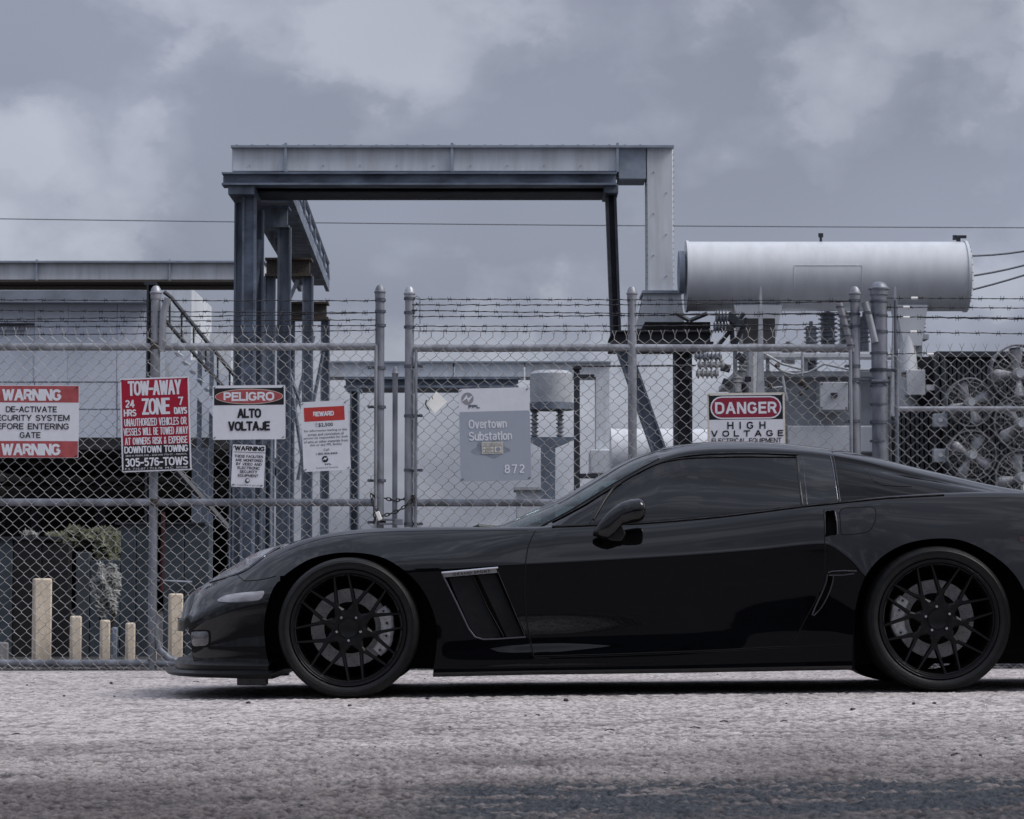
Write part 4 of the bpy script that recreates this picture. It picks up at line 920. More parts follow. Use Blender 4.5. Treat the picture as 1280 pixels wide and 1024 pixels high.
def chain_run(pts, off=0):
    ps = [P(x, y, YF + dy) for x, y, dy in pts]; L = [0]
    for i in range(len(ps) - 1): L.append(L[-1] + (ps[i + 1] - ps[i]).length)
    n = int(L[-1] / .0265)
    for k in range(n):
        d = (k + .5) / n * L[-1]; i = max(j for j in range(len(L) - 1) if L[j] <= d); p = ps[i].lerp(ps[i + 1], (d - L[i]) / (L[i + 1] - L[i])); t = (ps[i + 1] - ps[i]).normalized()
        o = bpy.data.objects.new('link', lkm); col.objects.link(o); o.parent = ch
        q = t.to_track_quat('Z', 'Y') @ Matrix.Rotation(R(90 if (k + off) % 2 else 15), 3, 'Z').to_quaternion()
        o.location = p - ORG[ch.name]; o.rotation_mode = 'QUATERNION'; o.rotation_quaternion = q
chain_run([(464, 617, -.06), (466, 630, -.07), (470, 642, -.07)]); chain_run([(464, 617, -.06), (470, 622, -.03), (481, 623, .03), (494, 626, .05), (505, 624, .04), (516, 621, -.03), (517, 628, -.06)])
chain_run([(470, 642, -.07), (478, 645, -.07), (486, 643, -.07), (497, 639, -.07), (505, 634, -.07), (513, 627, -.06), (518, 620, -.05)], 1)
chain_run([(467, 655, -.05), (469, 648, -.06), (468, 640, -.06)])
pl = thing('padlock', 'pale brass padlock hanging from the gate chain', 'padlock', P(472, 643, YF - .08))
m = MB(); c = P(473.5, 645, YF - .085); m.box(c, (.026, .018, .055), Matrix.Rotation(R(-22), 3, 'Y')); m.build('lock_body', 'paper', pl, bevel=.004)
m = MB(); q = P(470.5, 636.5, YF - .085); m.tube([q + Vector((-.008 + .002, 0, -.01)), q + Vector((-.010, 0, .012)), q + Vector((0, 0, .02)), q + Vector((.008, 0, .012)), q + Vector((.010, 0, -.012))], .003, 6); m.build('shackle', 'chrome', pl)

# ------------------------------------------------------------------ signs
def text_mesh(s, bold=0.0, sp=1.0):
    cu = bpy.data.curves.new('t', 'FONT'); cu.body = s; cu.offset = bold; cu.space_character = sp; cu.resolution_u = 2; cu.align_x = 'CENTER'
    o = bpy.data.objects.new('t', cu); col.objects.link(o); bpy.context.view_layer.update()
    me = bpy.data.meshes.new_from_object(o.evaluated_get(bpy.context.evaluated_depsgraph_get())); bpy.data.objects.remove(o); bpy.data.curves.remove(cu)
    vs = [tuple(v.co) for v in me.vertices]; fs = [tuple(p.vertices) for p in me.polygons]; bpy.data.meshes.remove(me); return vs, fs

def arc(cx, cy, rx, ry, a0, a1, n=7): return [(cx + rx * math.cos(R(a0 + (a1 - a0) * i / n)), cy + ry * math.sin(R(a0 + (a1 - a0) * i / n))) for i in range(n + 1)]
GL = {
 'A': (.74, [[(0, 0), (.37, 1), (.74, 0)], [(.13, .32), (.61, .32)]]), 'B': (.62, [[(0, 0), (0, 1), (.36, 1)] + arc(.36, .76, .24, .24, 90, -90) + [(0, .52)], [(.0, .52), (.37, .52)] + arc(.37, .26, .25, .26, 90, -90) + [(0, 0)]]),
 'C': (.66, [arc(.33, .68, .33, .32, 15, 180) + arc(.33, .32, .33, .32, 180, 345)]), 'D': (.66, [[(0, 0), (0, 1), (.32, 1)] + arc(.32, .66, .34, .34, 90, 0) + arc(.32, .34, .34, .34, 0, -90) + [(0, 0)]]),
 'E': (.54, [[(.54, 1), (0, 1), (0, 0), (.54, 0)], [(0, .52), (.48, .52)]]), 'F': (.52, [[(.52, 1), (0, 1), (0, 0)], [(0, .52), (.46, .52)]]),
 'G': (.70, [arc(.34, .68, .34, .32, 20, 180) + arc(.34, .32, .34, .32, 180, 340) + [(.70, .46), (.40, .46)]]), 'H': (.64, [[(0, 0), (0, 1)], [(.64, 0), (.64, 1)], [(0, .52), (.64, .52)]]),
 'I': (.02, [[(0.01, 0), (.01, 1)]]), 'J': (.5, [[(.5, 1), (.5, .28)] + arc(.25, .26, .25, .26, 0, -180)]), 'K': (.64, [[(0, 0), (0, 1)], [(.62, 1), (.04, .42)], [(.22, .60), (.64, 0)]]),
 'L': (.50, [[(0, 1), (0, 0), (.50, 0)]]), 'M': (.84, [[(0, 0), (0, 1), (.42, .12), (.84, 1), (.84, 0)]]), 'N': (.66, [[(0, 0), (0, 1), (.66, 0), (.66, 1)]]),
 'O': (.70, [arc(.35, .66, .35, .34, 0, 180) + arc(.35, .34, .35, .34, 180, 360) + [(.70, .66)]]), 'P': (.60, [[(0, 0), (0, 1), (.34, 1)] + arc(.34, .73, .26, .27, 90, -90) + [(0, .46)]]),
 'Q': (.70, [arc(.35, .66, .35, .34, 0, 180) + arc(.35, .34, .35, .34, 180, 360) + [(.70, .66)], [(.42, .22), (.72, -.05)]]), 'R': (.64, [[(0, 0), (0, 1), (.36, 1)] + arc(.36, .74, .26, .26, 90, -90) + [(0, .48)], [(.34, .48), (.64, 0)]]),
 'S': (.60, [arc(.30, .74, .30, .26, 20, 200) + [(.14, .58), (.46, .46)] + arc(.30, .26, .30, .26, 30, -160)]), 'T': (.64, [[(0, 1), (.64, 1)], [(.32, 1), (.32, 0)]]),
 'U': (.64, [[(0, 1), (0, .32)] + arc(.32, .32, .32, .32, 180, 360) + [(.64, 1)]]), 'V': (.70, [[(0, 1), (.35, 0), (.70, 1)]]), 'W': (1.0, [[(0, 1), (.25, 0), (.5, .95), (.75, 0), (1.0, 1)]]),
 'X': (.66, [[(0, 1), (.66, 0)], [(0, 0), (.66, 1)]]), 'Y': (.68, [[(0, 1), (.34, .46), (.68, 1)], [(.34, .46), (.34, 0)]]), 'Z': (.60, [[(0, 1), (.60, 1), (0, 0), (.60, 0)]]),
 '0': (.58, [arc(.29, .66, .29, .34, 0, 180) + arc(.29, .34, .29, .34, 180, 360) + [(.58, .66)]]), '1': (.26, [[(0, .74), (.26, 1), (.26, 0)]]), '2': (.56, [arc(.28, .72, .28, .28, 165, -20) + [(0, 0), (.56, 0)]]),
 '3': (.56, [arc(.26, .75, .26, .25, 150, -80) , arc(.28, .27, .28, .27, 90, -150)]), '4': (.60, [[(.44, 0), (.44, 1), (0, .26), (.60, .26)]]), '5': (.56, [[(.52, 1), (.08, 1), (.04, .52)] + arc(.28, .31, .28, .31, 120, -150)]),
 '6': (.58, [arc(.32, .70, .30, .30, 40, 180) + arc(.29, .30, .29, .30, 180, 540)]), '7': (.54, [[(0, 1), (.54, 1), (.18, 0)]]), '8': (.58, [arc(.29, .76, .25, .24, -90, 270, 14), arc(.29, .27, .29, .27, 90, 450, 14)]), '9': (.58, [arc(.29, .70, .29, .30, 0, 360, 12) + arc(.26, .30, .32, .30, 0, -140)]),
 '-': (.34, [[(0, .42), (.34, .42)]]), '&': (.66, [[(.64, 0), (.14, .72)] + arc(.28, .80, .16, .20, 180, 0) + [(.10, .40)] + arc(.24, .24, .24, .24, 150, 330) + [(.62, .46)]]), '.': (.02, [[(.01, 0), (.01, .1)]]), '/': (.4, [[(0, 0), (.4, 1)]]), ' ': (.30, []),
 'o': (.48, [arc(.24, .44, .24, .27, 0, 180) + arc(.24, .27, .24, .27, 180, 360) + [(.48, .44)]]), 'v': (.48, [[(0, .72), (.24, 0), (.48, .72)]]), 'e': (.48, [[(0, .38), (.48, .38)] + arc(.24, .44, .24, .28, 0, 180) + arc(.24, .27, .24, .27, 180, 335)]),
 'r': (.28, [[(0, 0), (0, .72)], arc(.24, .44, .24, .26, 180, 80)]), 't': (.30, [[(.10, .98), (.10, .18)] + arc(.27, .17, .17, .17, 180, 280), [(0, .72), (.30, .72)]]), 'w': (.72, [[(0, .72), (.18, 0), (.36, .70), (.54, 0), (.72, .72)]]),
 'n': (.46, [[(0, 0), (0, .72)], arc(.23, .46, .23, .25, 180, 0) + [(.46, 0)]]), 'u': (.46, [[(0, .72), (0, .25)] + arc(.23, .25, .23, .25, 180, 360), [(.46, .72), (.46, 0)]]), 'b': (.48, [[(0, 0), (0, 1)], arc(.24, .44, .24, .27, 180, 0) + arc(.24, .27, .24, .27, 0, -180)]),
 's': (.42, [arc(.21, .53, .21, .19, 20, 200) + [(.10, .41), (.32, .33)] + arc(.21, .19, .21, .19, 30, -160)]), 'a': (.46, [arc(.23, .50, .21, .21, 150, 0) + [(.44, 0)], [(.44, .42), (.22, .40)] + arc(.21, .20, .21, .20, 90, 270) + [(.44, .12)]]), 'i': (.02, [[(.01, 0), (.01, .72)], [(.01, .86), (.01, 1.0)]]),
}
def stroke_text(st, x0, y0, x1, y1, th, gap=.24):
    """lettering of even stroke width th (photo px) filling the box exactly"""
    tot = sum(GL[ch][0] for ch in st) + gap * (len(st) - 1); sx = (x1 - x0 - th) / (tot); sy = (y1 - y0 - th); V, Fc = [], []; cx = 0; ns = 0
    for ch in st:
        w, strokes = GL[ch]
        for sk0 in strokes:
            segs = []; cur = [sk0[0]]
            for i in range(1, len(sk0)):
                cur.append(sk0[i])
                if i < len(sk0) - 1:
                    d0 = Vector(((sk0[i][0] - sk0[i - 1][0]) * sx, (sk0[i][1] - sk0[i - 1][1]) * sy)); d1 = Vector(((sk0[i + 1][0] - sk0[i][0]) * sx, (sk0[i + 1][1] - sk0[i][1]) * sy))
                    if d0.length > 1e-6 and d1.length > 1e-6 and d0.normalized().dot(d1.normalized()) < -.05: segs.append(cur); cur = [sk0[i]]
            segs.append(cur)
            for sk in segs:
                pts = [Vector((x0 + th / 2 + (cx + p[0]) * sx, y1 - th / 2 - p[1] * sy)) for p in sk]
                q = [pts[0]]
                for p in pts[1:]:
                    if (p - q[-1]).length > .02: q.append(p)
                pts = q; n = len(pts)
                if n < 2: continue
                base = len(V); ns += 1; d = pts[1] - pts[0]
                if n == 2 and abs(d.x) > .15 and abs(d.y) > abs(d.x) * .6:
                    if d.y < 0: pts = pts[::-1]; d = -d
                    hx = th / 2 * d.length / d.y; hx = min(hx, th * .75); e = th / 2
                    a_, b_ = pts[0] - d * (e / d.y) * .0, pts[1]
                    for p, s_ in ((a_, -1), (b_, 1)):
                        for sgn in (-1, 1): V.append((min(max(p.x + sgn * hx, x0 - .2), x1 + .2), p.y + s_ * e, ns % 3))
                    Fc.append((base, base + 1, base + 3, base + 2)); continue
                cap = n < 7 and len(sk0) < 9
                if cap: t_ = (pts[0] - pts[1]).normalized() * th / 2; u_ = (pts[-1] - pts[-2]).normalized() * th / 2; pts[0] = pts[0] + t_; pts[-1] = pts[-1] + u_
                for i in range(n):
                    t0 = (pts[i] - pts[i - 1]).normalized() if i else (pts[1] - pts[0]).normalized(); t1 = (pts[i + 1] - pts[i]).normalized() if i < n - 1 else t0
                    n0 = Vector((-t0.y, t0.x)); n1 = Vector((-t1.y, t1.x)); mm = (n0 + n1); mm = mm.normalized() if mm.length > .01 else n0; k = min(1.6, 1 / max(.3, mm.dot(n0)))
                    for sgn in (-1, 1): p = pts[i] + mm * (sgn * th / 2 * k); V.append((min(max(p.x, x0 - .2), x1 + .2), min(max(p.y, y0), y1), ns % 3))
                for i in range(n - 1): a = base + i * 2; Fc.append((a, a + 1, a + 3, a + 2))
        cx += w + gap
    return V, Fc
class Sign:
    def __init__(s, cx, cy, w, h, rot, label, mt='signw', Y=YF - .07, rnd=3.0, rim=None):
        s.cx, s.cy, s.Y = cx, cy, Y; s.k = Y / F; s.n = 0; s.w, s.h = w, h
        s.t = thing('sign', label, 'sign', P(cx, cy, Y), 'signs wired to the gates', rot=(R(random.uniform(-1, 1)), R(rot), R(random.uniform(-.8, .8))))
        m = MB(); m.prism(s.rrect(-w / 2, -h / 2, w / 2, h / 2, rnd), 0, .0035); m.build('plate', rim or mt, s.t, local=True)
        if rim: s.rect('face', cx - w / 2 + 2.2, cy - h / 2 + 2.2, cx + w / 2 - 2.2, cy + h / 2 - 2.2, mt, rnd=1)
        s.ties()
    def rrect(s, x0, y0, x1, y1, r, n=5):
        k = s.k; out = []
        for (cx, cy, a0) in ((x1 - r, y0 + r, 0), (x0 + r, y0 + r, 90), (x0 + r, y1 - r, 180), (x1 - r, y1 - r, 270)):
            for i in range(n):
                a = R(a0 + 90 * i / (n - 1)); out.append(((cx + r * math.cos(a)) * k, -(cy - r * math.sin(a)) * k))
        return out
    def layer(s, name, vs2, fs, mt):
        s.n += 1; y = -.0004 * s.n - .0004; m = MB(); m.add([(x, y, z) for x, z in vs2], fs); return m.build(name, mt, s.t, local=True, smooth=0)
    def poly(s, name, pts, mt): return s.layer(name, pts, [tuple(range(len(pts)))], mt)
    def rect(s, name, x0, y0, x1, y1, mt, rnd=0.01): return s.poly(name, s.rrect(x0 - s.cx, y0 - s.cy, x1 - s.cx, y1 - s.cy, rnd), mt)
    def disc(s, name, x, y, rx, ry, mt, n=40): return s.poly(name, [((x - s.cx + rx * math.cos(2 * math.pi * i / n)) * s.k, -(y - s.cy + ry * math.sin(2 * math.pi * i / n)) * s.k) for i in range(n)], mt)
    def text(s, lines, mt, name='lettering'):
        V, Fc = [], []
        for L in lines:
            st, x0, y0, x1, y1 = L[:5]; bold = L[5] if len(L) > 5 else .0; sp = L[6] if len(L) > 6 else 1.0
            vs, fs = text_mesh(st, bold, sp); a = min(v[0] for v in vs); b = max(v[0] for v in vs); c = min(v[1] for v in vs); d = max(v[1] for v in vs)
            n = len(V); V += [((x0 + (v[0] - a) / (b - a) * (x1 - x0) - s.cx) * s.k, -(y1 - (v[1] - c) / (d - c) * (y1 - y0) - s.cy) * s.k) for v in vs]; Fc += [tuple(i + n for i in f) for f in fs]
        s.layer(name, V, Fc, mt)
    def bold(s, lines, mt, name='lettering'):
        for L in lines:
            V, Fc = stroke_text(*L); s.n += 1; y = -.0004 * s.n - .0004
            m = MB(); m.add([((v[0] - s.cx) * s.k, y - .00008 * v[2], -(v[1] - s.cy) * s.k) for v in V], Fc); m.build(name, mt, s.t, local=True, smooth=0)
    def ties(s):
        m = MB(); k = s.k
        for sx in (-1, 1):
            for sy in (-1, 1):
                c = Vector((sx * (s.w / 2 - 2.5) * k, -.003, sy * (s.h / 2 - 2.5) * k)); m.tube([c + Vector((-.008, 0, -.004)), c + Vector((0, -.006, 0)), c + Vector((.01, .02, .012))], .0022, 5)
        m.build('wire_tie', 'black', s.t, local=True)
random.seed(11)
s = Sign(38, 527, 121, 91, .2, 'red and white warning sign at the left edge about the security system', rnd=1)
s.rect('red_band', -22, 482.2, 98, 503, 'signf'); s.rect('red_band', -22, 551.5, 98, 572, 'signf')
s.bold([('WARNING', 2, 486.3, 76.5, 500.8, 3.3), ('WARNING', 2, 554.8, 76.5, 569.4, 3.3)], 'signw')
s.bold([('DE-ACTIVATE', 7, 508, 71, 515.4, 1.25), ('SECURITY SYSTEM', -11, 518.6, 87, 526.2, 1.25), ('BEFORE ENTERING', -11, 529.3, 86.5, 536.9, 1.25), ('GATE', 25, 540.3, 51, 547.8, 1.25)], 'signk')
s = Sign(194.5, 530.5, 87, 117.5, -2, 'dark red tow-away zone sign wired to the gate line post', rnd=1)
s.rect('red_panel', 153, 473.6, 236, 556, 'signc'); s.rect('black_panel', 153, 556, 236, 587.5, 'signk')
s.bold([('TOW-AWAY', 161, 475.3, 228, 493.8, 2.9), ('24', 157, 498.8, 169, 508.6, 1.8), ('HRS', 155, 510.8, 171, 519.6, 1.7), ('ZONE', 178, 497.6, 213, 518.2, 3.1), ('7', 223.5, 497, 230, 507.2, 1.8), ('DAYS', 218, 510, 234.5, 518.6, 1.7),
        ('UNAUTHORIZED VEHICLES OR', 155.5, 522.3, 233.5, 532, 1.15, .3), ('VESSELS WILL BE TOWED AWAY', 154.2, 534.3, 235, 543.7, 1.1, .3), ('AT OWNERS RISK & EXPENSE', 155.5, 546.3, 234, 555.2, 1.15, .3)], 'signw')
s.bold([('DOWNTOWN TOWING', 154.5, 557.2, 234.5, 565.9, 1.5), ('305-576-TOWS', 154.8, 572, 234, 582.7, 1.9)], 'signw')
s.text([('3800 N. MIAMI AVE. - 3333 NW 7TH ST. - MIAMI FL', 156, 567.8, 233, 570), ('F.S. 715.07 / 713.78  M.C. 30208', 155, 584.2, 233, 586.8)], 'signw')
s = Sign(311.3, 515.6, 91, 68, -.6, 'black and white danger sign in Spanish with a red oval', rnd=1)
s.rect('black_band', 267.6, 485, 355, 506.3, 'signk'); s.disc('oval_rim', 311.3, 495.6, 42.8, 9.6, 'signwc'); s.disc('red_oval', 311.3, 495.6, 42.0, 8.9, 'signf')
s.bold([('PELIGRO', 279.5, 490, 343, 501.2, 2.5)], 'signw'); s.bold([('ALTO', 296.5, 510.8, 326.5, 522.6, 2.5), ('VOLTAJE', 285, 526.8, 337.5, 538.6, 2.5)], 'signk')
s = Sign(310.3, 582.7, 41, 53, 2, 'small white warning notice about video monitoring under the red oval sign', rnd=1)
s.bold([('WARNING', 292.5, 557.8, 330, 563.6, 1.4), ('THESE FACILITIES', 292.5, 569, 328.5, 572.4, .6), ('ARE MONITORED', 294, 573.8, 328, 577.2, .6), ('BY VIDEO AND', 295, 578.6, 327, 582, .6), ('ELECTRONIC', 297, 583.4, 325, 586.8, .6), ('SECURITY', 300, 588.2, 322, 591.6, .6), ('EQUIPMENT', 298, 593, 323.5, 596.4, .6)], 'signk')
s.text([ ('FPL CORPORATE SECURITY', 292, 606, 329, 607.8)], 'signk')
s.rect('rule_line', 292, 565.2, 330.5, 565.9, 'signk'); s.disc('logo', 310, 601, 2.9, 2.9, 'signk'); s.disc('logo_core', 310.6, 600.6, 1.7, 1.7, 'signw')
s = Sign(407, 545, 59, 87.5, -3, 'white reward notice with a red heading block', rnd=3)
s.rect('red_block', 381.3, 508.5, 432, 526, 'signr'); s.bold([('REWARD', 392.8, 514, 418.8, 520, 1.35)], 'signw')
s.text([('UP', 394.6, 528.6, 397.6, 530.6), ('TO', 394.6, 531.6, 397.6, 533.6), ('$2,500', 398.6, 528.6, 416.8, 533.8, .01), ('for information leading to the', 380.6, 536.4, 434, 539.9, .003), ('arrest and conviction of', 385, 540.9, 430, 544.2, .003), ('person (s) responsible for theft', 379.6, 545.4, 435, 548.9, .003),
        ('of wire or other materials from', 379.6, 549.9, 434.6, 553.2, .003), ('this or any FPL facility', 387, 554.4, 427, 557.9, .003), ('Call', 403.6, 560.8, 410.6, 563.6, .003), ('1-800-804-8444', 394, 565.6, 420.6, 568.6, .004), ('FPL', 404.5, 579.6, 413, 581.6, .02), ('Corporate Security', 393, 583.6, 421, 586, .002)], 'signk')
s.disc('logo', 405, 574, 4.0, 4.0, 'signk'); s.poly('logo_bolt', [((x - s.cx) * s.k, -(y - s.cy) * s.k) for x, y in ((401.2, 575.8), (405, 571.6), (405.6, 573), (408.8, 571.4), (405.4, 575.6), (404.8, 574.2))], 'signw')
s = Sign(618.8, 543, 88.5, 116.5, -1.4, 'large grey-blue and white substation name sign with number 872', rnd=3)
s.poly('grey_panel', s.rrect(574.7 - s.cx, 514 - s.cy, 662.9 - s.cx, 601 - s.cy, 2.4), 'signg'); 
random.seed(2); pts = [(613 + math.cos(a * .1571) * (22 + 3 * math.sin(a * .47) + 1.5 * math.sin(a * 1.1)), 561 + math.sin(a * .1571) * (10.5 + 2 * math.sin(a * .78 + 1))) for a in range(40)]
s.poly('stain', [((x - s.cx) * s.k, -(y - s.cy) * s.k) for x, y in pts][::-1], 'stainink')
s.disc('logo', 585.4, 497.3, 7.6, 7.6, 'signgl')
s.poly('logo_bolt', [((x - s.cx) * s.k, -(y - s.cy) * s.k) for x, y in ((578, 501.2), (584.5, 492.2), (585.8, 496.8), (592.8, 493), (586.2, 501.6), (584.9, 497.2))], 'signw')
s.bold([('FPL', 586.3, 505.4, 600.6, 509.8, 1.1)], 'signn'); s.bold([('Overtown', 586, 524, 634, 535.2, 1.75), ('Substation', 586, 539.2, 640.2, 550.5, 1.75), ('872', 629.6, 581.2, 654.8, 592.4, 1.8, .45)], 'signw')
s.rect('sticker', 601.8, 552.4, 628.6, 567.3, 'signwc'); s.rect('sticker_face', 602.9, 553.5, 627.5, 566.2, 'stainink'); 
s.rect('sticker_bar', 603.6, 554.2, 626.8, 557.2, 'signwc'); s.rect('sticker_bar', 603.6, 558.4, 616.6, 561.2, 'signwc'); s.rect('sticker_bar', 603.6, 562.2, 616.6, 565.6, 'signwc'); s.rect('sticker_bar', 617.8, 558.4, 626.8, 565.6, 'signwc'); s.disc('sticker_seal', 622.4, 562, 2.8, 2.8, 'stainink')
s.text([('NO TRESPASSING', 605, 554.7, 625.6, 556.7), ('NO', 607, 559, 613.6, 560.7), ('ENTRY', 605.6, 562.9, 615, 564.9)], 'signn')
s = Sign(932.8, 530, 97.5, 78, -.7, 'danger high voltage sign half hidden behind the car roof', rnd=1.5, rim='signwc')
s.rect('black_band', 886.4, 494, 979, 524.4, 'signk'); s.rect('oval_rim', 888.2, 495.2, 977.2, 523.6, 'signw', 13.6); s.rect('red_oval', 889.9, 496.9, 975.5, 521.9, 'signm', 12.2)
s.bold([('DANGER', 894, 502.4, 971.4, 517.2, 2.9, .34)], 'signw')
s.bold([('HIGH', 909, 527.2, 957, 536.4, 1.7, .95), ('VOLTAGE', 888.4, 538, 979, 545.8, 1.6, .75), ('ELECTRICAL EQUIPMENT', 889, 547.8, 976.6, 553.8, .9), ('AUTHORIZED PERSONNEL ONLY', 889, 556.5, 976.6, 561.6, .9)], 'signk')
tg = thing('paper_tag', 'cream paper scrap caught in the mesh left of the substation name sign', 'tag', P(546, 503, YF - .06))
m = MB(); q = [P(x, y, YF - .06 + d) for x, y, d in ((533.4, 504.5, 0), (545.6, 489.4, .01), (559.3, 502.3, .0), (543.6, 517, -.012))]
m.add(q, [(0, 1, 2), (0, 2, 3)]); o = m.build('paper_sheet', 'paper', tg, smooth=0); so = o.modifiers.new('solid', 'SOLIDIFY'); so.thickness = .0015
m = MB(); m.tube([P(533, 500, YF - .07), P(532, 506, YF - .07), P(536, 512, YF - .07)], .004, 6); m.tube([P(540, 496, YF - .07), P(541, 499, YF - .08)], .003, 6); m.build('tie', 'chain', tg)
# gravel along the fence foot
random.seed(9); m = MB()
def pebble_geo(m, c, s, seed):
    rnd = random.Random(seed); a = (1 + 5 ** .5) / 2
    vs = [(-1, a, 0), (1, a, 0), (-1, -a, 0), (1, -a, 0), (0, -1, a), (0, 1, a), (0, -1, -a), (0, 1, -a), (a, 0, -1), (a, 0, 1), (-a, 0, -1), (-a, 0, 1)]
    fs = [(0, 11, 5), (0, 5, 1), (0, 1, 7), (0, 7, 10), (0, 10, 11), (1, 5, 9), (5, 11, 4), (11, 10, 2), (10, 7, 6), (7, 1, 8), (3, 9, 4), (3, 4, 2), (3, 2, 6), (3, 6, 8), (3, 8, 9), (4, 9, 5), (2, 4, 11), (6, 2, 10), (8, 6, 7), (9, 8, 1)]
    sx, sy, sz = s * rnd.uniform(.8, 1.5), s * rnd.uniform(.8, 1.2), s * rnd.uniform(.5, .8); ro = Matrix.Rotation(rnd.uniform(0, 6), 3, 'Z')
    m.add([Vector(c) + ro @ Vector((v[0] * sx * .52 * rnd.uniform(.8, 1.2), v[1] * sy * .52 * rnd.uniform(.8, 1.2), v[2] * sz * .52 * rnd.uniform(.8, 1.2))) for v in vs], fs)
for k in range(1500):
    x = random.uniform(-3.6, 4.2); y = 16.15 + abs(random.gauss(0, .5)); pebble_geo(m, (x, y, ground_z(x, y) + .004), random.uniform(.006, .017), k)
tag(m.build('gravel', 'gravel', smooth=0), 'loose grey gravel along the foot of the fence', 'gravel', kind='stuff')
# twigs and debris scraps on the ground
def ground_at(px, py):
    lo, hi = 4.0, 18.0
    for _ in range(40):
        Y = (lo + hi) / 2; p = P(px, py, Y)
        if p.z > ground_z(p.x, Y): lo = Y
        else: hi = Y
    return P(px, py, lo)
pebs = [(80, 871, 5, 'left of the car below the tall bollard'), (139, 855, 6, 'near the fence below the short bollards'), (34, 857, 4, 'close to the left edge near the fence'), (310.5, 880, 8, 'just ahead of the front tyre shadow'), (437, 883, 6, 'directly under the front wheel'), (534, 875, 6, 'right behind the front tyre'),
        (672, 895, 7, 'in front of the door below the front fender'), (707.5, 877, 9, 'below the middle of the door'), (983, 880, 4, 'in front of the rear sill'), (1066, 888.5, 9, 'left of the rear wheel'), (1142, 880.5, 6, 'directly under the rear wheel'), (1168, 880, 5, 'just right of centre under the rear wheel'),
        (1095, 979, 9, 'large, at lower right near the blue stain'), (1198, 1004, 10, 'lowest at the right on the dark asphalt'), (1225, 946, 8, 'near the right edge on worn asphalt'), (795, 949, 6, 'alone at centre on worn asphalt'), (748, 949, 6, 'left one of two on the worn centre asphalt'), (96, 954, 6, 'at lower left on the dark asphalt'),
        (143, 871, 4, 'below the short bollards at left'), (96, 902, 4, 'in the open pale ground at left'), (1063, 966, 5, 'up left of the large one at lower right'), (612, 912, 4, 'alone in front of the front fender'), (504, 972, 5, 'left of the blue stain')]
for i, (x, y, w, l) in enumerate(pebs):
    c = ground_at(x, y); m = MB(); pebble_geo(m, c + Vector((0, 0, w * c.y / F * .18)), w * c.y / F * .42, 100 + i)
    tag(m.build('pebble', 'pebble', smooth=0), 'dark pebble ' + l, 'pebble', 'loose pebbles on the ground')
random.seed(21); m = MB()
for k in range(260):
    Y = random.uniform(5.2, 15.8); x = random.uniform(-.2, .2) * Y; c = Vector((x, Y, ground_z(x, Y) + .002)); pebble_geo(m, c, random.choice((.0015, .002, .003, .004)), k)
tag(m.build('grit', 'pebble', smooth=0), 'fine dark grit scattered over the asphalt', 'grit', kind='stuff')
tw = MB()
for (x, y, l, a) in ((762, 914, 12, .1), (868, 911, 14, -.1), (1196, 945, 14, 0.0), (905, 903, 10, .3), (245, 853, 8, -.1), (20, 919, 10, .05), (980, 903, 9, .1)):
    c = ground_at(x, y); L = l * c.y / F; tw.tube([c + Vector((-L / 2, -.02 * a, .003)), c + Vector((0, .02, .006)), c + Vector((L / 2, .05 * a, .003))], .0022, 5)
tag(tw.build('twig_litter', 'pebble'), 'thin dark twigs lying about on the pale ground', 'twigs', kind='stuff')

# ------------------------------------------------------------------ across the road, behind the photographer (mirrored in the paint)
random.seed(31)
wh = thing('warehouse', 'long low dark warehouse across the road behind the photographer', 'building', (-6, -34, 0))
MB().bbox((-34, -34, -.1), (9, -46, 4.6)).build('wall', 'slate', wh)
MB().bbox((-34.4, -33.7, 4.6), (9.4, -46.3, 4.9)).build('roof', 'steeld', wh)
for k in range(7): MB().bbox((-30 + k * 5.6, -33.9, 0), (-26.8 + k * 5.6, -33.97, 3.4)).build('roller_door', 'brownblack', wh)
TL = ['near the far left end of the warehouse', 'behind the warehouse roof at left', 'first one right of the warehouse', 'second one right of the warehouse', 'third one right of the warehouse', 'beyond the left end of the warehouse', 'fourth one right of the warehouse', 'tall, behind warehouse corner', 'last one at the far right']
def tree(x, y, h, w, seed):
    rnd = random.Random(seed); t = thing('roadside_tree', 'dark broad tree across the road, ' + TL[seed], 'tree', (x, y, 0), 'trees across the road'); m = MB()
    m.tube([(x, y, -.1), (x + .1, y, h * .3), (x, y, h * .6)], [.25, .2, .08], 7); m.build('trunk', 'bark', t); m = MB()
    cl = [(rnd.gauss(0, .42) * w, rnd.gauss(0, .4) * w, h * (.38 + .5 * rnd.random())) for _ in range(16)]
    for _ in range(1800):
        c = rnd.choice(cl); q = Vector((rnd.gauss(0, 1), rnd.gauss(0, 1), rnd.gauss(0, .8))).normalized() * w * .33 * rnd.random() ** .4; p = Vector((x + c[0], y + c[1], c[2])) + q
        d1 = Vector((rnd.gauss(0, 1), rnd.gauss(0, 1), rnd.gauss(0, 1))).normalized(); d2 = d1.orthogonal().normalized(); s = .32 * rnd.uniform(.6, 1.2)
        m.add([p - d1 * s, p + d2 * s * .6, p + d1 * s, p - d2 * s * .6], [(0, 1, 2, 3)])
    m.build('crown', 'leafd', t, smooth=0)
for i, (x, y, h, w) in enumerate(((-30, -30, 8, 4), (-17, -48, 9, 4), (14, -32, 7.5, 4), (21, -36, 9, 4.5), (29, -31, 7, 4), (-40, -36, 9, 5), (38, -36, 9, 5), (9, -50, 10, 4), (48, -34, 8, 5))): tree(x, y, h, w, i)
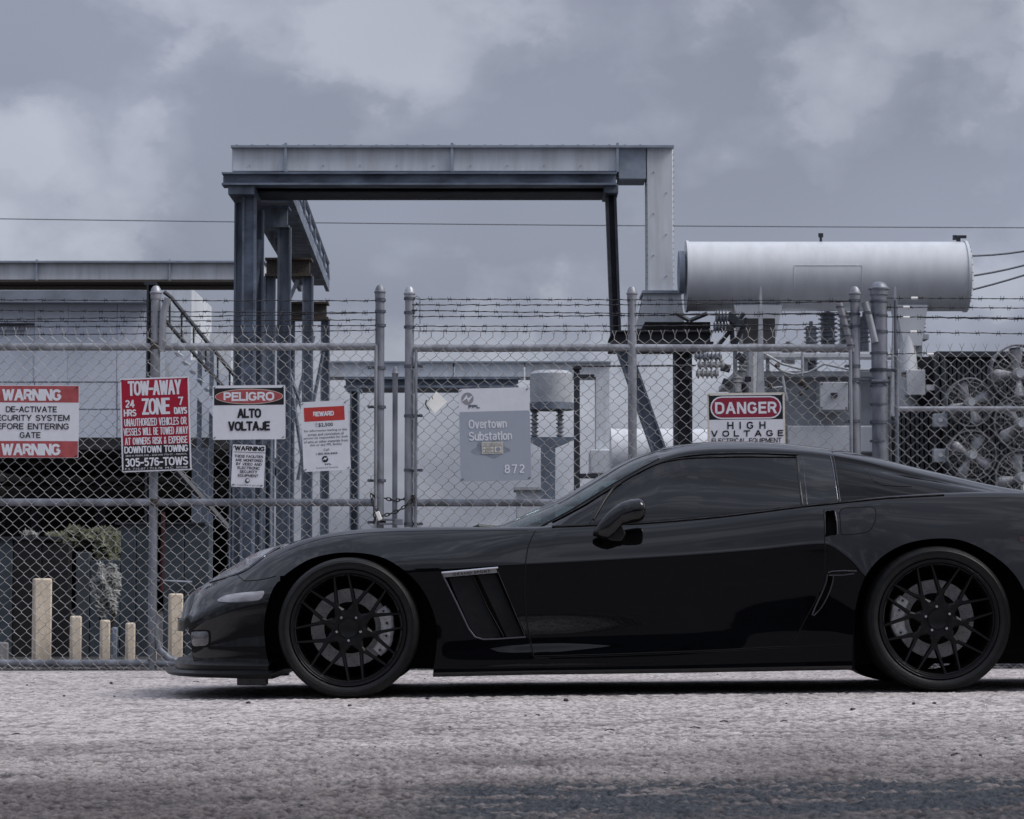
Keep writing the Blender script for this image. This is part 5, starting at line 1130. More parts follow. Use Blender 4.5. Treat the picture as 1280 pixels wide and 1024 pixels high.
# ------------------------------------------------------------------ the car
YC = 12.94
car = thing('sports_car', 'low glossy black sports coupe parked side-on in front of the gates', 'car', (1.0, YC, 0.0))
def X_(px, w): return (px - 640.0) * 1.0 * (P(px, 600, YC - w).x / ((px - 640.0) or 1e-9)) if abs(px - 640) > 1e-6 else 0.0
def Z_(py, w): return P(640, py, YC - w).z
def curve(pts, w, kind=pchip):
    """photo points (px, py) lying at half-width w -> z as a function of world x"""
    q = [P(px, py, YC - w) for px, py in pts]; return kind([p.x for p in q], [p.z for p in q])
def wcurve(pts, kind=pchip):
    return kind([P(px, 700, YC - w).x for px, w in pts], [w for px, w in pts])
WC = wcurve([(222.5, .28), (225.5, .42), (232, .54), (247, .655), (269, .74), (300, .82), (345, .885), (400, .925), (440, .935), (500, .93), (560, .915), (665, .902), (860, .900), (1000, .912), (1060, .93), (1120, .95), (1175, .957), (1250, .95), (1350, .92), (1420, .85), (1450, .72), (1460, .5)])
RFR = [(226, .70), (300, .74), (360, .78), (435, .80), (560, .835), (665, .905), (800, .915), (1000, .925), (1080, .89), (1175, .84), (1300, .82), (1460, .80)]
RF = pchip([P(a, 700, 12.05).x for a, b in RFR], [b for a, b in RFR])
ZR = curve([(222.5, 778), (226, 765), (236, 748), (258, 732.5), (280, 721), (300, 711), (325, 697), (350, 685.5), (380, 674.5), (410, 667.5), (450, 662.5), (500, 660), (560, 659.3), (620, 660.3), (670, 660), (700, 657.5), (740, 656), (800, 653), (860, 648.5), (920, 642.5), (1000, 633), (1050, 628), (1110, 622), (1180, 618), (1250, 616.5), (1300, 617.5), (1380, 621), (1440, 630), (1460, 645)], .78)
ZC = curve([(220.5, 781), (223, 768), (229, 754), (239, 742), (258.6, 728.6), (278, 716), (307, 699), (325, 689.5), (350, 682), (380, 675), (410, 670), (460, 666), (560, 663), (650, 662), (720, 658), (860, 650), (1000, 636), (1110, 624), (1180, 620), (1250, 618.5), (1300, 619.5), (1380, 623), (1440, 632), (1460, 646)], .1)
ZK = curve([(226, 786), (250, 775), (300, 757), (345, 748), (400, 728), (450, 716), (560, 711), (620, 707), (665, 705), (760, 700), (860, 694), (950, 687), (1030, 680), (1060, 697), (1090, 728), (1130, 742), (1175, 745), (1260, 742), (1350, 735), (1460, 720)], .92)
BOTP = [(221.5, 785), (224, 787), (226.5, 793), (228.5, 803), (230, 816), (231.5, 829), (234, 834), (336, 838), (420, 844), (540, 845.5), (668, 843), (860, 840.5), (1065, 836.5), (1200, 826), (1270, 818), (1350, 812), (1460, 790)]
ZB = curve(BOTP, .9, lin)
AF = lin([P(q, 700, 12.04).x for q in (540, 640, 700, 960)], [.0, 1.0, 1.0, .0])
SHARP = lin([P(q, 700, 12.04).x for q in (226, 560, 660, 1030, 1090, 1460)], [2.6, 2.6, 1.0, 1.0, 2.6, 2.6])
def keysB(x):
    wc, rf = WC(x), RF(x); zb, zr, zk, zc = ZB(x), ZR(x), ZK(x), ZC(x)
    zk = min(zr - .02, max(zk, zb + .3 * (zr - zb))); wr = wc * rf; s = wc / .92
    hgt = zk - zb
    A = .0045 * AF(x); sh = SHARP(x)
    return [(wc - .10 * s, zb), (wc - .006 * s, zb), (wc - .0015 * s, zb + .010), (wc - .0015 * s, zb + .028), (wc - .002 * s, zb + .18 * hgt), (wc - (.002 + A) * s, zb + .31 * hgt), (wc - .003 * s, zb + .55 * hgt), (wc - .0015 * s, zb + .82 * hgt), (wc - .0002 * s, zk - .010 * sh), (wc, zk + .002),
            (wc - .0035 * s * sh ** .5, zk + .014 * sh), (wc - (wc - wr) * .30, zk + (zr - zk) * .52), (wc - (wc - wr) * .64, zk + (zr - zk) * .84), (wr, zr), (wr - .09 * s, zr + .004 * (1 if zc > zr else 0)), (wr * .55, (zr + zc) / 2), (wr * .25, zc), (0.0, zc)]
def cr(keys, per=5):
    out = []; n = len(keys)
    for i in range(n - 1):
        p0 = keys[max(0, i - 1)]; p1 = keys[i]; p2 = keys[i + 1]; p3 = keys[min(n - 1, i + 2)]
        d01 = max(1e-5, math.dist(p0, p1)) ** .5; d12 = max(1e-5, math.dist(p1, p2)) ** .5; d23 = max(1e-5, math.dist(p2, p3)) ** .5
        for k in range(per):
            t = k / per; r = []
            for a in (0, 1):
                m1 = (p2[a] - p1[a]) + (d12 * ((p1[a] - p0[a]) / d01 - (p2[a] - p0[a]) / (d01 + d12)) if i > 0 else 0)
                m2 = (p2[a] - p1[a]) + (d12 * ((p3[a] - p2[a]) / d23 - (p3[a] - p1[a]) / (d12 + d23)) if i < n - 2 else 0)
                r.append((2 * t ** 3 - 3 * t * t + 1) * p1[a] + (t ** 3 - 2 * t * t + t) * m1 + (-2 * t ** 3 + 3 * t * t) * p2[a] + (t ** 3 - t * t) * m2)
            out.append(tuple(r))
    out.append(keys[-1]); return out
def loft(xs, keyf, per):
    V, Fc = [], []; n = None
    for x in xs:
        s = cr(keyf(x), per); n = len(s); V += [Vector((x, YC - w, z)) for w, z in s]
    for i in range(len(xs) - 1):
        for j in range(n - 1): Fc.append((i * n + j, (i + 1) * n + j, (i + 1) * n + j + 1, i * n + j + 1))
    return V, Fc, n
x0 = P(222.6, 700, YC - .28).x; x1 = P(1459, 700, YC - .5).x
xs = []; x = x0
while x < x1:
    xs.append(x); x += .004 if x < x0 + .06 else (.007 if x < x0 + .25 else .0135)
xs.append(x1)
BV, BF, bn = loft(xs, keysB, 4)
bvhB = BVHTree.FromPolygons(BV, BF)
EYE = Vector((0, 0, CAMZ))
def hit(bvh, px, py):
    d = (P(px, py, 12.0) - EYE).normalized(); h = bvh.ray_cast(EYE, d)
    return (h[0], h[1]) if h[0] is not None else (None, None)
def inpoly(x, y, poly):
    c = False; n = len(poly); j = n - 1
    for i in range(n):
        xi, yi = poly[i]; xj, yj = poly[j]
        if (yi > y) != (yj > y) and x < (xj - xi) * (y - yi) / (yj - yi) + xi: c = not c
        j = i
    return c
def nearest(x, y, poly):
    best = None
    for i in range(len(poly)):
        ax, ay = poly[i]; bx, by = poly[(i + 1) % len(poly)]; dx, dy = bx - ax, by - ay; L = dx * dx + dy * dy or 1e-9
        t = max(0, min(1, ((x - ax) * dx + (y - ay) * dy) / L)); qx, qy = ax + t * dx, ay + t * dy; d = math.hypot(qx - x, qy - y)
        if best is None or d < best[0]: best = (d, qx, qy)
    return best
def smoothpoly(pts, n=4, closed=True):
    out = []; m = len(pts)
    for i in range(m if closed else m - 1):
        p0, p1, p2, p3 = pts[(i - 1) % m] if closed or i > 0 else pts[i], pts[i], pts[(i + 1) % m], pts[(i + 2) % m] if closed or i < m - 2 else pts[i + 1]
        for k in range(n):
            t = k / n; out.append(tuple(.5 * (2 * p1[a] + (p2[a] - p0[a]) * t + (2 * p0[a] - 5 * p1[a] + 4 * p2[a] - p3[a]) * t * t + (3 * p1[a] - p0[a] - 3 * p2[a] + p3[a]) * t ** 3) for a in (0, 1)))
    if not closed: out.append(pts[-1])
    return out
def partition(V, Fc, regions, bvh, wmin=.25, maxpx=9):
    pr = [proj(v) for v in V]; V = [v.copy() for v in V]
    lab = []
    for f in Fc:
        cx = sum(pr[i][0] for i in f) / len(f); cy = sum(pr[i][1] for i in f) / len(f); L = 0
        if YC - sum(V[i].y for i in f) / len(f) > wmin:
            for k, (nm, poly) in enumerate(regions):
                if inpoly(cx, cy, poly): L = k + 1; break
        lab.append(L)
    vl = {}
    for f, L in zip(Fc, lab):
        for i in f: vl.setdefault(i, set()).add(L)
    for i, s in vl.items():
        if len(s) > 1:
            best = None
            for L in s:
                if L == 0: continue
                b = nearest(pr[i][0], pr[i][1], regions[L - 1][1])
                if best is None or b[0] < best[0]: best = b
            if best and best[0] < maxpx:
                h, _ = hit(bvh, best[1], best[2])
                if h is not None and (h - V[i]).length < .09 + .0: V[i] = h
    out = {}
    for L in range(len(regions) + 1):
        fs = [f for f, l in zip(Fc, lab) if l == L]; out['rest' if L == 0 else regions[L - 1][0]] = fs
    return V, out
def add_sub(mb, V, fs, mirror=False):
    idx = {}; vs = []
    for f in fs:
        for i in f:
            if i not in idx: idx[i] = len(vs); v = V[i]; vs.append(Vector((v.x, 2 * YC - v.y, v.z)) if mirror else v)
    mb.add(vs, [tuple(idx[i] for i in (f[::-1] if mirror else f)) for f in fs])
def flange(mb, V, fs, others, d, mirror=False):
    """turn the edges shared by fs and others inward by d"""
    es = {}
    for f in others:
        for a, b in zip(f, f[1:] + f[:1]): es[frozenset((a, b))] = 1
    for f in fs:
        for a, b in zip(f, f[1:] + f[:1]):
            if frozenset((a, b)) in es:
                va, vb = V[a], V[b]; q = [va, vb, vb + Vector((0, d, 0)), va + Vector((0, d, 0))]
                if mirror: q = [Vector((v.x, 2 * YC - v.y, v.z)) for v in q]
                mb.add(q, [(0, 1, 2, 3)])
def mirror_mb(mb):
    m = MB(); m.add([(v[0], 2 * YC - v[1], v[2]) for v in mb.v], [f[::-1] for f in mb.f]); m.m = list(mb.m); return m
ARCHF = smoothpoly([(338, 900), (339, 845), (333, 817), (330, 784), (334, 757), (343, 733), (361, 715), (391, 697.5), (432, 690.5), (474, 695.5), (504, 712), (525, 733), (539, 758), (546, 785), (545, 815), (541, 845), (540, 900)][::1], 4)
ARCHR = smoothpoly([(1064, 900), (1065, 836), (1066, 800), (1069, 762), (1080, 724), (1100, 698), (1130, 680.5), (1165, 673.5), (1200, 675), (1233, 689), (1262, 711), (1280, 738), (1290, 775), (1290, 830), (1290, 900)], 4)
VENT = smoothpoly([(554, 719), (580, 717.5), (605, 716), (622, 715), (632, 738), (644, 767), (656.5, 796), (630, 798), (604, 799.5), (594, 797), (586, 786), (570, 752)], 3)
DOOR = smoothpoly([(669, 664), (661, 681), (657, 704), (655.5, 740), (659, 780), (667, 820.5)], 4, False) + smoothpoly([(667, 820.5), (760, 818), (880, 813.5), (988, 808)], 2, False)[1:] + smoothpoly([(990, 806), (1008, 772), (1022, 745), (1030, 715), (1031, 680), (1030, 634)], 4, False) + [(1000, 634.5), (920, 644), (860, 650), (800, 654.5), (740, 657.5), (700, 659)]
INTAKE = smoothpoly([(1031.5, 640), (1037, 639), (1043, 638.5), (1046, 655), (1046.5, 668), (1040, 669), (1033, 669.5), (1032, 655)], 2)
FUEL = smoothpoly([(1051, 637), (1070, 634.5), (1088, 633.8), (1094, 637), (1095, 645), (1092, 656), (1086, 664), (1074, 667), (1055, 668.5), (1051.5, 666), (1050.5, 652)], 3)
SCOOP = smoothpoly([(1035.5, 718), (1042, 718.5), (1041, 726), (1036, 742), (1027, 758), (1018, 768.5), (1015.5, 768), (1021, 756), (1029, 738), (1033.5, 726)], 3)
FOG = smoothpoly([(236.5, 789), (248, 788), (258, 787.5), (262, 790), (262.5, 800), (261, 807), (257, 809), (247, 809.5), (238, 808.5)], 2)
BUMPER = smoothpoly([(215, 700), (297, 716.5), (300, 722), (308, 726.3), (330, 724), (350, 719)], 3, False) + [(352, 900), (215, 900)]
SILL = [(500, 900), (541, 846), (545, 829), (600, 826), (667, 822), (760, 819.5), (880, 815), (990, 810), (1064, 807), (1066, 836), (1066, 900)]
regs = [('archf', ARCHF), ('archr', ARCHR), ('vent', VENT), ('intake', INTAKE), ('scoop', SCOOP), ('fuel', FUEL), ('door', DOOR), ('bumper', BUMPER)]
V2, parts = partition(BV, BF, regs, bvhB)
body = MB(); holes = parts['archf'] + parts['archr'] + parts['vent'] + parts['intake'] + parts['scoop']
rest = parts['rest']
for mir in (False, True):
    add_sub(body, V2, rest, mir); flange(body, V2, rest + parts['bumper'], parts['archf'] + parts['archr'], .045, mir); flange(body, V2, rest, parts['vent'] + parts['intake'], .035, mir)
    flange(body, V2, rest, parts['scoop'], .02, mir)
bo = body.build('body', 'paint', car, smooth=50)
bm_ = MB()
for mir in (False, True): add_sub(bm_, V2, parts['bumper'], mir)
n0 = [i for i in range(bn)]; cap = [BV[i] for i in n0] + [Vector((BV[i].x, 2 * YC - BV[i].y, BV[i].z)) for i in n0[::-1]][1:]
bm_.add(cap, [tuple(range(len(cap)))])
bm_.build('front_bumper', 'paint', car, smooth=50)
n1 = [len(BV) - bn + i for i in range(bn)]; cap = [BV[i] for i in n1] + [Vector((BV[i].x, 2 * YC - BV[i].y, BV[i].z)) for i in n1[::-1]][1:]
m = MB(); m.add(cap, [tuple(range(len(cap)))]); m.build('tail_panel', 'paint', car)
for mir in (False, True):
    m = MB(); add_sub(m, V2, parts['door'], mir); d = m.build('door', 'paint', car, smooth=50)
    m = MB(); add_sub(m, V2, parts['fuel'], mir)
    if not mir: m.build('fuel_flap', 'paint', car, smooth=50)
    else: m.build('fender_skin', 'paint', car, smooth=50)
# patches that follow the skin
def skin_pt(bvh, px, py, off=0.0):
    h, n = hit(bvh, px, py)
    if h is None: return None
    if n.y > 0: n = -n
    return h + n * off
def skin_tube(bvh, pts, r, name, mt, off=0.0, n=5, step=4.0, mir=True, parent=None, closed=False):
    P2 = []; pts = list(pts) + ([pts[0]] if closed else [])
    for a, b in zip(pts, pts[1:]):
        L = math.hypot(b[0] - a[0], b[1] - a[1]); k = max(1, int(L / step))
        for i in range(k): P2.append((a[0] + (b[0] - a[0]) * i / k, a[1] + (b[1] - a[1]) * i / k))
    P2.append(pts[-1]); V = [q for q in (skin_pt(bvh, x, y, off) for x, y in P2) if q is not None]
    if len(V) < 2: return None
    m = MB(); m.tube(V, r, n); o = m.build(name, mt, parent or car, smooth=60)
    if mir: mirror_mb(m).build(name, mt, parent or car, smooth=60)
    return o
def skin_patch(bvh, poly, name, mt, off, skirt=.008, mir=True, parent=None, grid=5.0, dome=0.0, depthfn=None):
    bm = bmesh.new(); xs_ = [p[0] for p in poly]; ys_ = [p[1] for p in poly]
    bv = [bm.verts.new((p[0], p[1], 0)) for p in poly]; f = bm.faces.new(bv); bmesh.ops.triangulate(bm, faces=[f])
    for _ in range(7):
        long = [e for e in bm.edges if e.calc_length() > grid]
        if not long: break
        bmesh.ops.subdivide_edges(bm, edges=long, cuts=1, use_grid_fill=False); bmesh.ops.triangulate(bm, faces=[f for f in bm.faces if len(f.verts) > 3])
    bm.verts.index_update(); inv = []; m = MB(); bound = set()
    for e in bm.edges:
        if len(e.link_faces) == 1: bound.add(e.verts[0].index); bound.add(e.verts[1].index)
    for v in bm.verts:
        o = off
        if dome:
            d = nearest(v.co.x, v.co.y, poly)[0]; o += dome * min(1, d / 6.0)
        if depthfn: o += depthfn(v.co.x, v.co.y)
        q = skin_pt(bvh, v.co.x, v.co.y, 0.0)
        if q is None:
            for k in range(1, 9):
                for dx, dy in ((0, k), (k, k), (-k, k), (k, 0)):
                    q = skin_pt(bvh, v.co.x + dx, v.co.y + dy, 0)
                    if q is not None: break
                if q is not None: break
        if q is None: q = P(v.co.x, v.co.y, YC - .8)
        h, n = hit(bvh, v.co.x, v.co.y); 
        if n is None: n = Vector((0, -1, 0))
        if n.y > 0: n = -n
        inv.append(q + n * o)
    fs = [tuple(v.index for v in f.verts) for f in bm.faces]; m.add(inv, fs)
    if skirt:
        for e in bm.edges:
            if len(e.link_faces) == 1:
                a, b = inv[e.verts[0].index], inv[e.verts[1].index]; m.add([a, b, b + Vector((0, skirt, 0)), a + Vector((0, skirt, 0))], [(0, 1, 2, 3)])
    bm.free(); o = m.build(name, mt, parent or car, smooth=40)
    if mir: mirror_mb(m).build(name, mt, parent or car, smooth=40)
    return o
ts = .0017
DL = DOOR[:17 + 4 * 0]
seam = 'black'
DF = smoothpoly([(669, 664), (661, 681), (657, 704), (655.5, 740), (659, 780), (667, 820.5)], 4, False)
DB = [(667, 820.5), (760, 818), (880, 813.5), (988, 808)]
DR = smoothpoly([(990, 806), (1008, 772), (1022, 745), (1030, 715), (1031, 680), (1030, 637)], 4, False)
for pl_, rr in ((DF, .0030), (DB, .0028), (DR, .0026)): skin_tube(bvhB, pl_, rr, 'panel_gap', seam, .0)
skin_tube(bvhB, [(x - 1.6, y) for x, y in DF[8:]], .0009, 'panel_edge', 'satin', .0005); skin_tube(bvhB, [(x, y + 1.8) for x, y in DB], .0010, 'panel_edge', 'satin', .001)
skin_tube(bvhB, smoothpoly([(294, 715), (300, 722), (308, 726.3), (330, 724), (345, 720)], 3, False), .0022, 'panel_gap', seam)
skin_tube(bvhB, FUEL, .0024, 'panel_gap', seam, closed=True)
skin_tube(bvhB, [(1066, 805), (1000, 808.5), (880, 814.5)], .0018, 'panel_gap', seam)
skin_tube(bvhB, smoothpoly([(360, 688), (400, 674), (450, 667), (520, 664), (600, 663.5), (660, 663.5)], 3, False), .0012, 'panel_gap', seam)
# side vent
deep = lambda x, y: 0
back = [(548, 712), (628, 708), (664, 802), (596, 805)]
skin_patch(bvhB, back, 'vent_liner', 'black', -.05, 0)
va = [(561, 722), (590, 719.5), (606, 755), (627, 797), (607, 799), (597, 796), (588, 785), (573, 752)]
vb = [(597, 719), (620, 717), (654, 796), (634, 797.5), (615, 757)]
skin_patch(bvhB, va, 'vent_blade', 'satin', -.012, .03, depthfn=lambda x, y: -.0007 * (x - 560 - (y - 720) * .47)); skin_patch(bvhB, vb, 'vent_blade', 'satin', -.010, .03, depthfn=lambda x, y: -.0007 * (x - 597 - (y - 720) * .47))
VC = [(552.5, 716), (555, 722), (570, 752), (586, 786), (594, 796.5), (604, 799.5), (620, 799), (657, 796.5)]
skin_tube(bvhB, VC[:5], .0042, 'vent_trim', 'midtrim', .001, 8); skin_tube(bvhB, VC[4:], .0040, 'vent_trim', 'greytrim', -.002, 8)
skin_tube(bvhB, [(622, 714), (640, 757), (656, 795)], .0012, 'vent_trim', 'greytrim', 0, 6); skin_tube(bvhB, [(592, 721), (610, 760), (630, 796)], .0010, 'vent_trim', 'greytrim', -.01, 6)
bar = skin_patch(bvhB, [(552, 716.6), (620, 710), (621.5, 716), (554, 721.8)], 'vent_badge_bar', 'badgebar', .004, .012)
skin_tube(bvhB, [(552, 715.9), (580, 713.4), (610, 710.6), (622.5, 709.6)], .0042, 'badge_bar_edge', 'chrome', .006, 8, parent=bar, mir=False)
vs, fs = text_mesh('GRAND SPORT', .02, 1.1); a = min(v[0] for v in vs); b = max(v[0] for v in vs); c = min(v[1] for v in vs); d = max(v[1] for v in vs)
V_ = []
for v in vs:
    u = (v[0] - a) / (b - a); w = (v[1] - c) / (d - c); px = 566 + u * 47; py = 720.0 - u * 4.4 - w * 3.3; q = skin_pt(bvhB, px, py, .006); V_.append(q if q else P(px, py, 12.0))
m = MB(); m.add(V_, fs); m.build('badge_lettering', 'plastic', bar, smooth=0)
# door intake, scoop, fog, lamps
skin_patch(bvhB, [(1026, 634), (1050, 633), (1051, 673), (1028, 674)], 'intake_liner', 'black', -.05, 0)
skin_tube(bvhB, [(1044, 640), (1046.5, 655), (1047, 668)], .0035, 'intake_edge', 'greytrim', -.002, 6); skin_tube(bvhB, [(1031, 640), (1031.6, 668)], .0016, 'intake_edge', 'greytrim', 0, 6)
skin_patch(bvhB, [(1010, 772), (1024, 740), (1032, 714), (1046, 714), (1044, 730), (1030, 760), (1020, 775)], 'scoop_liner', 'black', -.03, 0)
skin_tube(bvhB, smoothpoly([(1034.5, 718), (1032.5, 728), (1028, 740), (1020, 757), (1015, 769)], 3, False), .0036, 'scoop_trim', 'greytrim', .002, 6)
skin_tube(bvhB, smoothpoly([(1042, 719), (1041, 727), (1036, 742), (1027, 759), (1017, 770)], 3, False), .0030, 'scoop_trim', 'greytrim', .002, 6)
skin_patch(bvhB, [(1037, 715.6), (1055, 714.6), (1071, 715), (1060, 717.4), (1040, 718.6)], 'scoop_top', 'black', .006, .006)
skin_tube(bvhB, [(1035, 716), (1040, 714.3), (1055, 713.4), (1071, 714)], .0030, 'scoop_trim', 'greytrim', .006, 6); skin_tube(bvhB, [(1036, 719.3), (1055, 719), (1068, 716.8)], .0030, 'scoop_trim', 'greytrim', .004, 6)
skin_patch(bvhB, smoothpoly([(232, 788.5), (240, 787.6), (258, 787.2), (263, 790), (263.2, 803), (260, 809), (248, 810), (234, 810.5)], 2), 'fog_recess', 'black', .0008, .001)  # flat black patch on the skin, painting the shade of a lamp recess
skin_patch(bvhB, smoothpoly([(240, 790.5), (250, 789.6), (258, 789.4), (261, 792), (261.2, 802), (258.5, 806.5), (250, 807.6), (242, 807.4), (239.5, 800)], 2), 'fog_lamp', 'fog', .0025, .003, dome=.004)
skin_patch(bvhB, smoothpoly([(272, 750), (282, 744.5), (300, 741.3), (318, 739.8), (330, 739), (329, 745), (324, 750), (310, 751.5), (290, 752.8), (276, 752.8)], 2), 'side_marker', 'marker', .0015, .006, dome=.004)
skin_tube(bvhB, [(273, 752.6), (290, 753.6), (310, 752.2), (324, 750.6)], .0014, 'marker_edge', 'midtrim', .002, 6)
hl = skin_patch(bvhB, smoothpoly([(262, 727.5), (280, 722.3), (298, 716.6), (310, 710.5), (328, 696.5), (346, 684.6), (348, 683.9), (325, 690.2), (307, 700.6), (292, 709.3), (278, 717.4)], 2), 'headlight', 'lamp_glass', .004, .010, grid=8)
skin_tube(bvhB, [(309, 701), (311, 709.5)], .010, 'headlight_reflector', 'chrome', .004, 6)
skin_tube(bvhB, smoothpoly([(262, 728.3), (280, 723), (298, 717.4), (311, 711), (329, 697.4), (349, 684.6)], 3, False), .0026, 'headlight_edge', 'dullchrome', .003, 6)
skin_patch(bvhB, [(1273, 671), (1290, 671), (1290, 678), (1275, 678)], 'rear_marker', 'redlens', .003, .006)
# chin, splitter, floor, wells
def plan(px_list, w_list, z0, z1, name, mt, bev=.004):
    pts = [(P(px, 800, YC - w).x, w) for px, w in zip(px_list, w_list)]; full = [(x, YC - w) for x, w in pts] + [(x, YC + w) for x, w in pts[::-1]]
    n = len(full); m = MB(); m.add([(x, y, z0) for x, y in full] + [(x, y, z1) for x, y in full], [tuple(range(n)), tuple(range(2 * n - 1, n - 1, -1))] + [(i, (i + 1) % n, n + (i + 1) % n, n + i) for i in range(n)])
    return m.build(name, mt, car, bevel=bev, smooth=30)
zt = Z_(838, .8)
m = MB()
SP = [(206, .10), (208, .32), (212, .5), (222, .66), (238, .765), (262, .84), (300, .90), (338, .925)]
pts = [(P(px, 840, YC - w).x, w) for px, w in SP]; full = [(x, YC - w) for x, w in pts] + [(x, YC + w) for x, w in pts[::-1]]; n = len(full)
def lay(off, zpy, sl):
    return [(x + off * (1 if i in range(n) else 0) * .6, YC + (y - YC) * (1 - off * .9), Z_(zpy, .8) + sl * (x - pts[0][0])) for i, (x, y) in enumerate(full)]
L0 = lay(.012, 846, -.012); L1 = lay(0, 843.6, -.004); L2 = lay(0, 842, .0); L3 = lay(.03, 839.5, .012)
m.add(L0 + L1 + L2 + L3, [tuple(range(n))] + [(i + k * n, (i + 1) % n + k * n, (i + 1) % n + (k + 1) * n, i + (k + 1) * n) for k in range(3) for i in range(n)] + [tuple(3 * n + i for i in range(n - 1, -1, -1))])
m.build('front_splitter', 'satin', car, smooth=40)
CH = [(219.5, .10), (221, .34), (226, .50), (236, .62), (252, .72), (275, .79), (305, .845), (336, .885)]
pts = [(P(px, 830, YC - w).x, w) for px, w in CH]; full = [(x, YC - w) for x, w in pts] + [(x, YC + w) for x, w in pts[::-1]]
m = MB(); La = [(x, y, Z_(841, .8)) for x, y in full]; Lb = [(x - .003, y, Z_(832, .8)) for x, y in full]; Lc = [(x + .012, YC + (y - YC) * .985, Z_(827, .8)) for x, y in full]; Ld = [(x + .05, YC + (y - YC) * .93, Z_(824, .8)) for x, y in full]
m.add(La + Lb + Lc + Ld, [tuple(range(n))] + [(i + k * n, (i + 1) % n + k * n, (i + 1) % n + (k + 1) * n, i + (k + 1) * n) for k in range(3) for i in range(n)] + [tuple(3 * n + i for i in range(n - 1, -1, -1))]); m.build('chin', 'satin', car, smooth=40)
m = MB(); m.pbox(296, 845, 333, 857, YC - .78, .10); o = m.build('air_deflector', 'skid', car, bevel=.006); m = MB(); m.bbox((P(296, 0, 12.2).x, YC + .68, Z_(857, .7)), (P(333, 0, 12.2).x, YC + .78, Z_(845, .7))); m.build('air_deflector', 'skid', car, bevel=.006)
# grille face behind the nose overhang
m = MB(); m.bbox((P(250, 0, 12.6).x, YC - .42, Z_(829, .5)), (P(256, 0, 12.6).x, YC + .42, Z_(786, .5)))
m.build('lower_grille', 'plastic', car)
# sill extension piece & underbody
xF, xR = P(435.3, 700, 12.03).x, P(1174, 700, 12.03).x
m = MB()
m.bbox((P(548, 0, 12.1).x, YC - .80, Z_(838, .9)), (P(1060, 0, 12.1).x, YC + .80, Z_(838, .9) + .05))
m.bbox((x0 + .12, YC - .62, Z_(836, .9)), (P(548, 0, 12.1).x, YC + .62, Z_(836, .9) + .05)); m.bbox((P(1060, 0, 12.1).x, YC - .60, Z_(832, .9)), (x1 - .1, YC + .60, Z_(832, .9) + .05))
for ya_, yb_ in ((-.63, -.60), (.60, .63)):
    for pl_ in ([(318, 836), (318, 728), (352, 706), (396, 688), (440, 680), (560, 678), (560, 836)], [(1055, 832), (1055, 662), (1150, 652), (1300, 655), (1300, 815)]):
        m.prism([(P(a_, b_, YC - .62).x, P(a_, b_, YC - .62).z) for a_, b_ in pl_][::-1], YC + ya_, YC + yb_)
for pa, pb in ((551, 556), (1052, 1060)): m.bbox((P(pa, 0, 12.1).x, YC - .86, Z_(838, .9)), (P(pb, 0, 12.1).x, YC + .86, Z_(690, .9)))
m.bbox((P(320, 0, 12.1).x, YC - .8, Z_(836, .9)), (P(325, 0, 12.1).x, YC + .8, Z_(765, .9))); m.bbox((P(1296, 0, 12.1).x, YC - .85, Z_(815, .9)), (P(1302, 0, 12.1).x, YC + .85, Z_(690, .9)))
m.build('underbody', 'black', car, smooth=0)
m = MB(); m.tube([P(1285, 812, YC - .3) + Vector((0, 0, -.0)), P(1440, 812, YC - .3)], .035, 12); m.build('exhaust_pipe', 'satin', car)
# ---- greenhouse
TC = curve([(560, 664), (600, 662.5), (625, 657.5), (660, 641.5), (700, 623.5), (740, 600.5), (775, 580.5), (800, 570), (825, 562.5), (850, 557.5), (875, 554.8), (910, 553.4), (955, 555), (1002, 559.2), (1040, 564.4), (1077, 571.6), (1122, 583), (1175, 595.5), (1220, 606.5), (1250, 612.5), (1280, 618), (1320, 624), (1400, 634)], .0)
RL = curve([(560, 664), (620, 662), (672, 659.5), (719, 636), (750, 616.5), (775, 602), (800, 588.5), (828, 575.5), (865, 566.5), (900, 564), (940, 563.6), (1000, 566.5), (1040, 571), (1077, 577.5), (1122, 588), (1175, 600), (1220, 610), (1250, 615.5), (1300, 622), (1400, 634)], .6)
BL = curve([(560, 668), (672, 664), (700, 661), (740, 659.5), (800, 656.5), (860, 652), (920, 646), (1000, 636.5), (1050, 631.5), (1110, 625.5), (1180, 621.5), (1250, 620), (1300, 623), (1400, 636)], .8)
WRL = wcurve([(560, .74), (620, .735), (672, .73), (719, .715), (775, .665), (828, .615), (880, .585), (1000, .575), (1060, .585), (1122, .60), (1200, .63), (1260, .65), (1330, .66), (1400, .66)])
WBL = wcurve([(560, .78), (672, .785), (700, .80), (860, .815), (1000, .825), (1080, .80), (1175, .76), (1260, .72), (1330, .70), (1400, .68)])
def keysG(x):
    wb, zb, wr, zr, zc = WBL(x), BL(x), WRL(x), RL(x), TC(x); wb = max(wb, wr + .01); dz = zr - zb; dc = zc - zr
    return [(wb + .006, zb - .03), (wb, zb), (wb + (wr - wb) * .30 + .05 * min(.2, max(0, dz)), zb + dz * .36), (wb + (wr - wb) * .68 + .045 * min(.2, max(0, dz)), zb + dz * .72), (wr + .006, zr - .012 * min(1, max(0, dz) * 8)), (wr - .006, zr + .008 * min(1, max(0, dz) * 8)),
            (wr * .88, zr + dc * .42), (wr * .66, zr + dc * .72), (wr * .34, zr + dc * .95), (0, zc)]
xg = []; x = P(585, 700, YC).x; xe = P(1380, 700, 12.3).x
while x < xe: xg.append(x); x += .0125
GV, GF, gn = loft(xg, keysG, 5)
bvhG = BVHTree.FromPolygons(GV, GF)
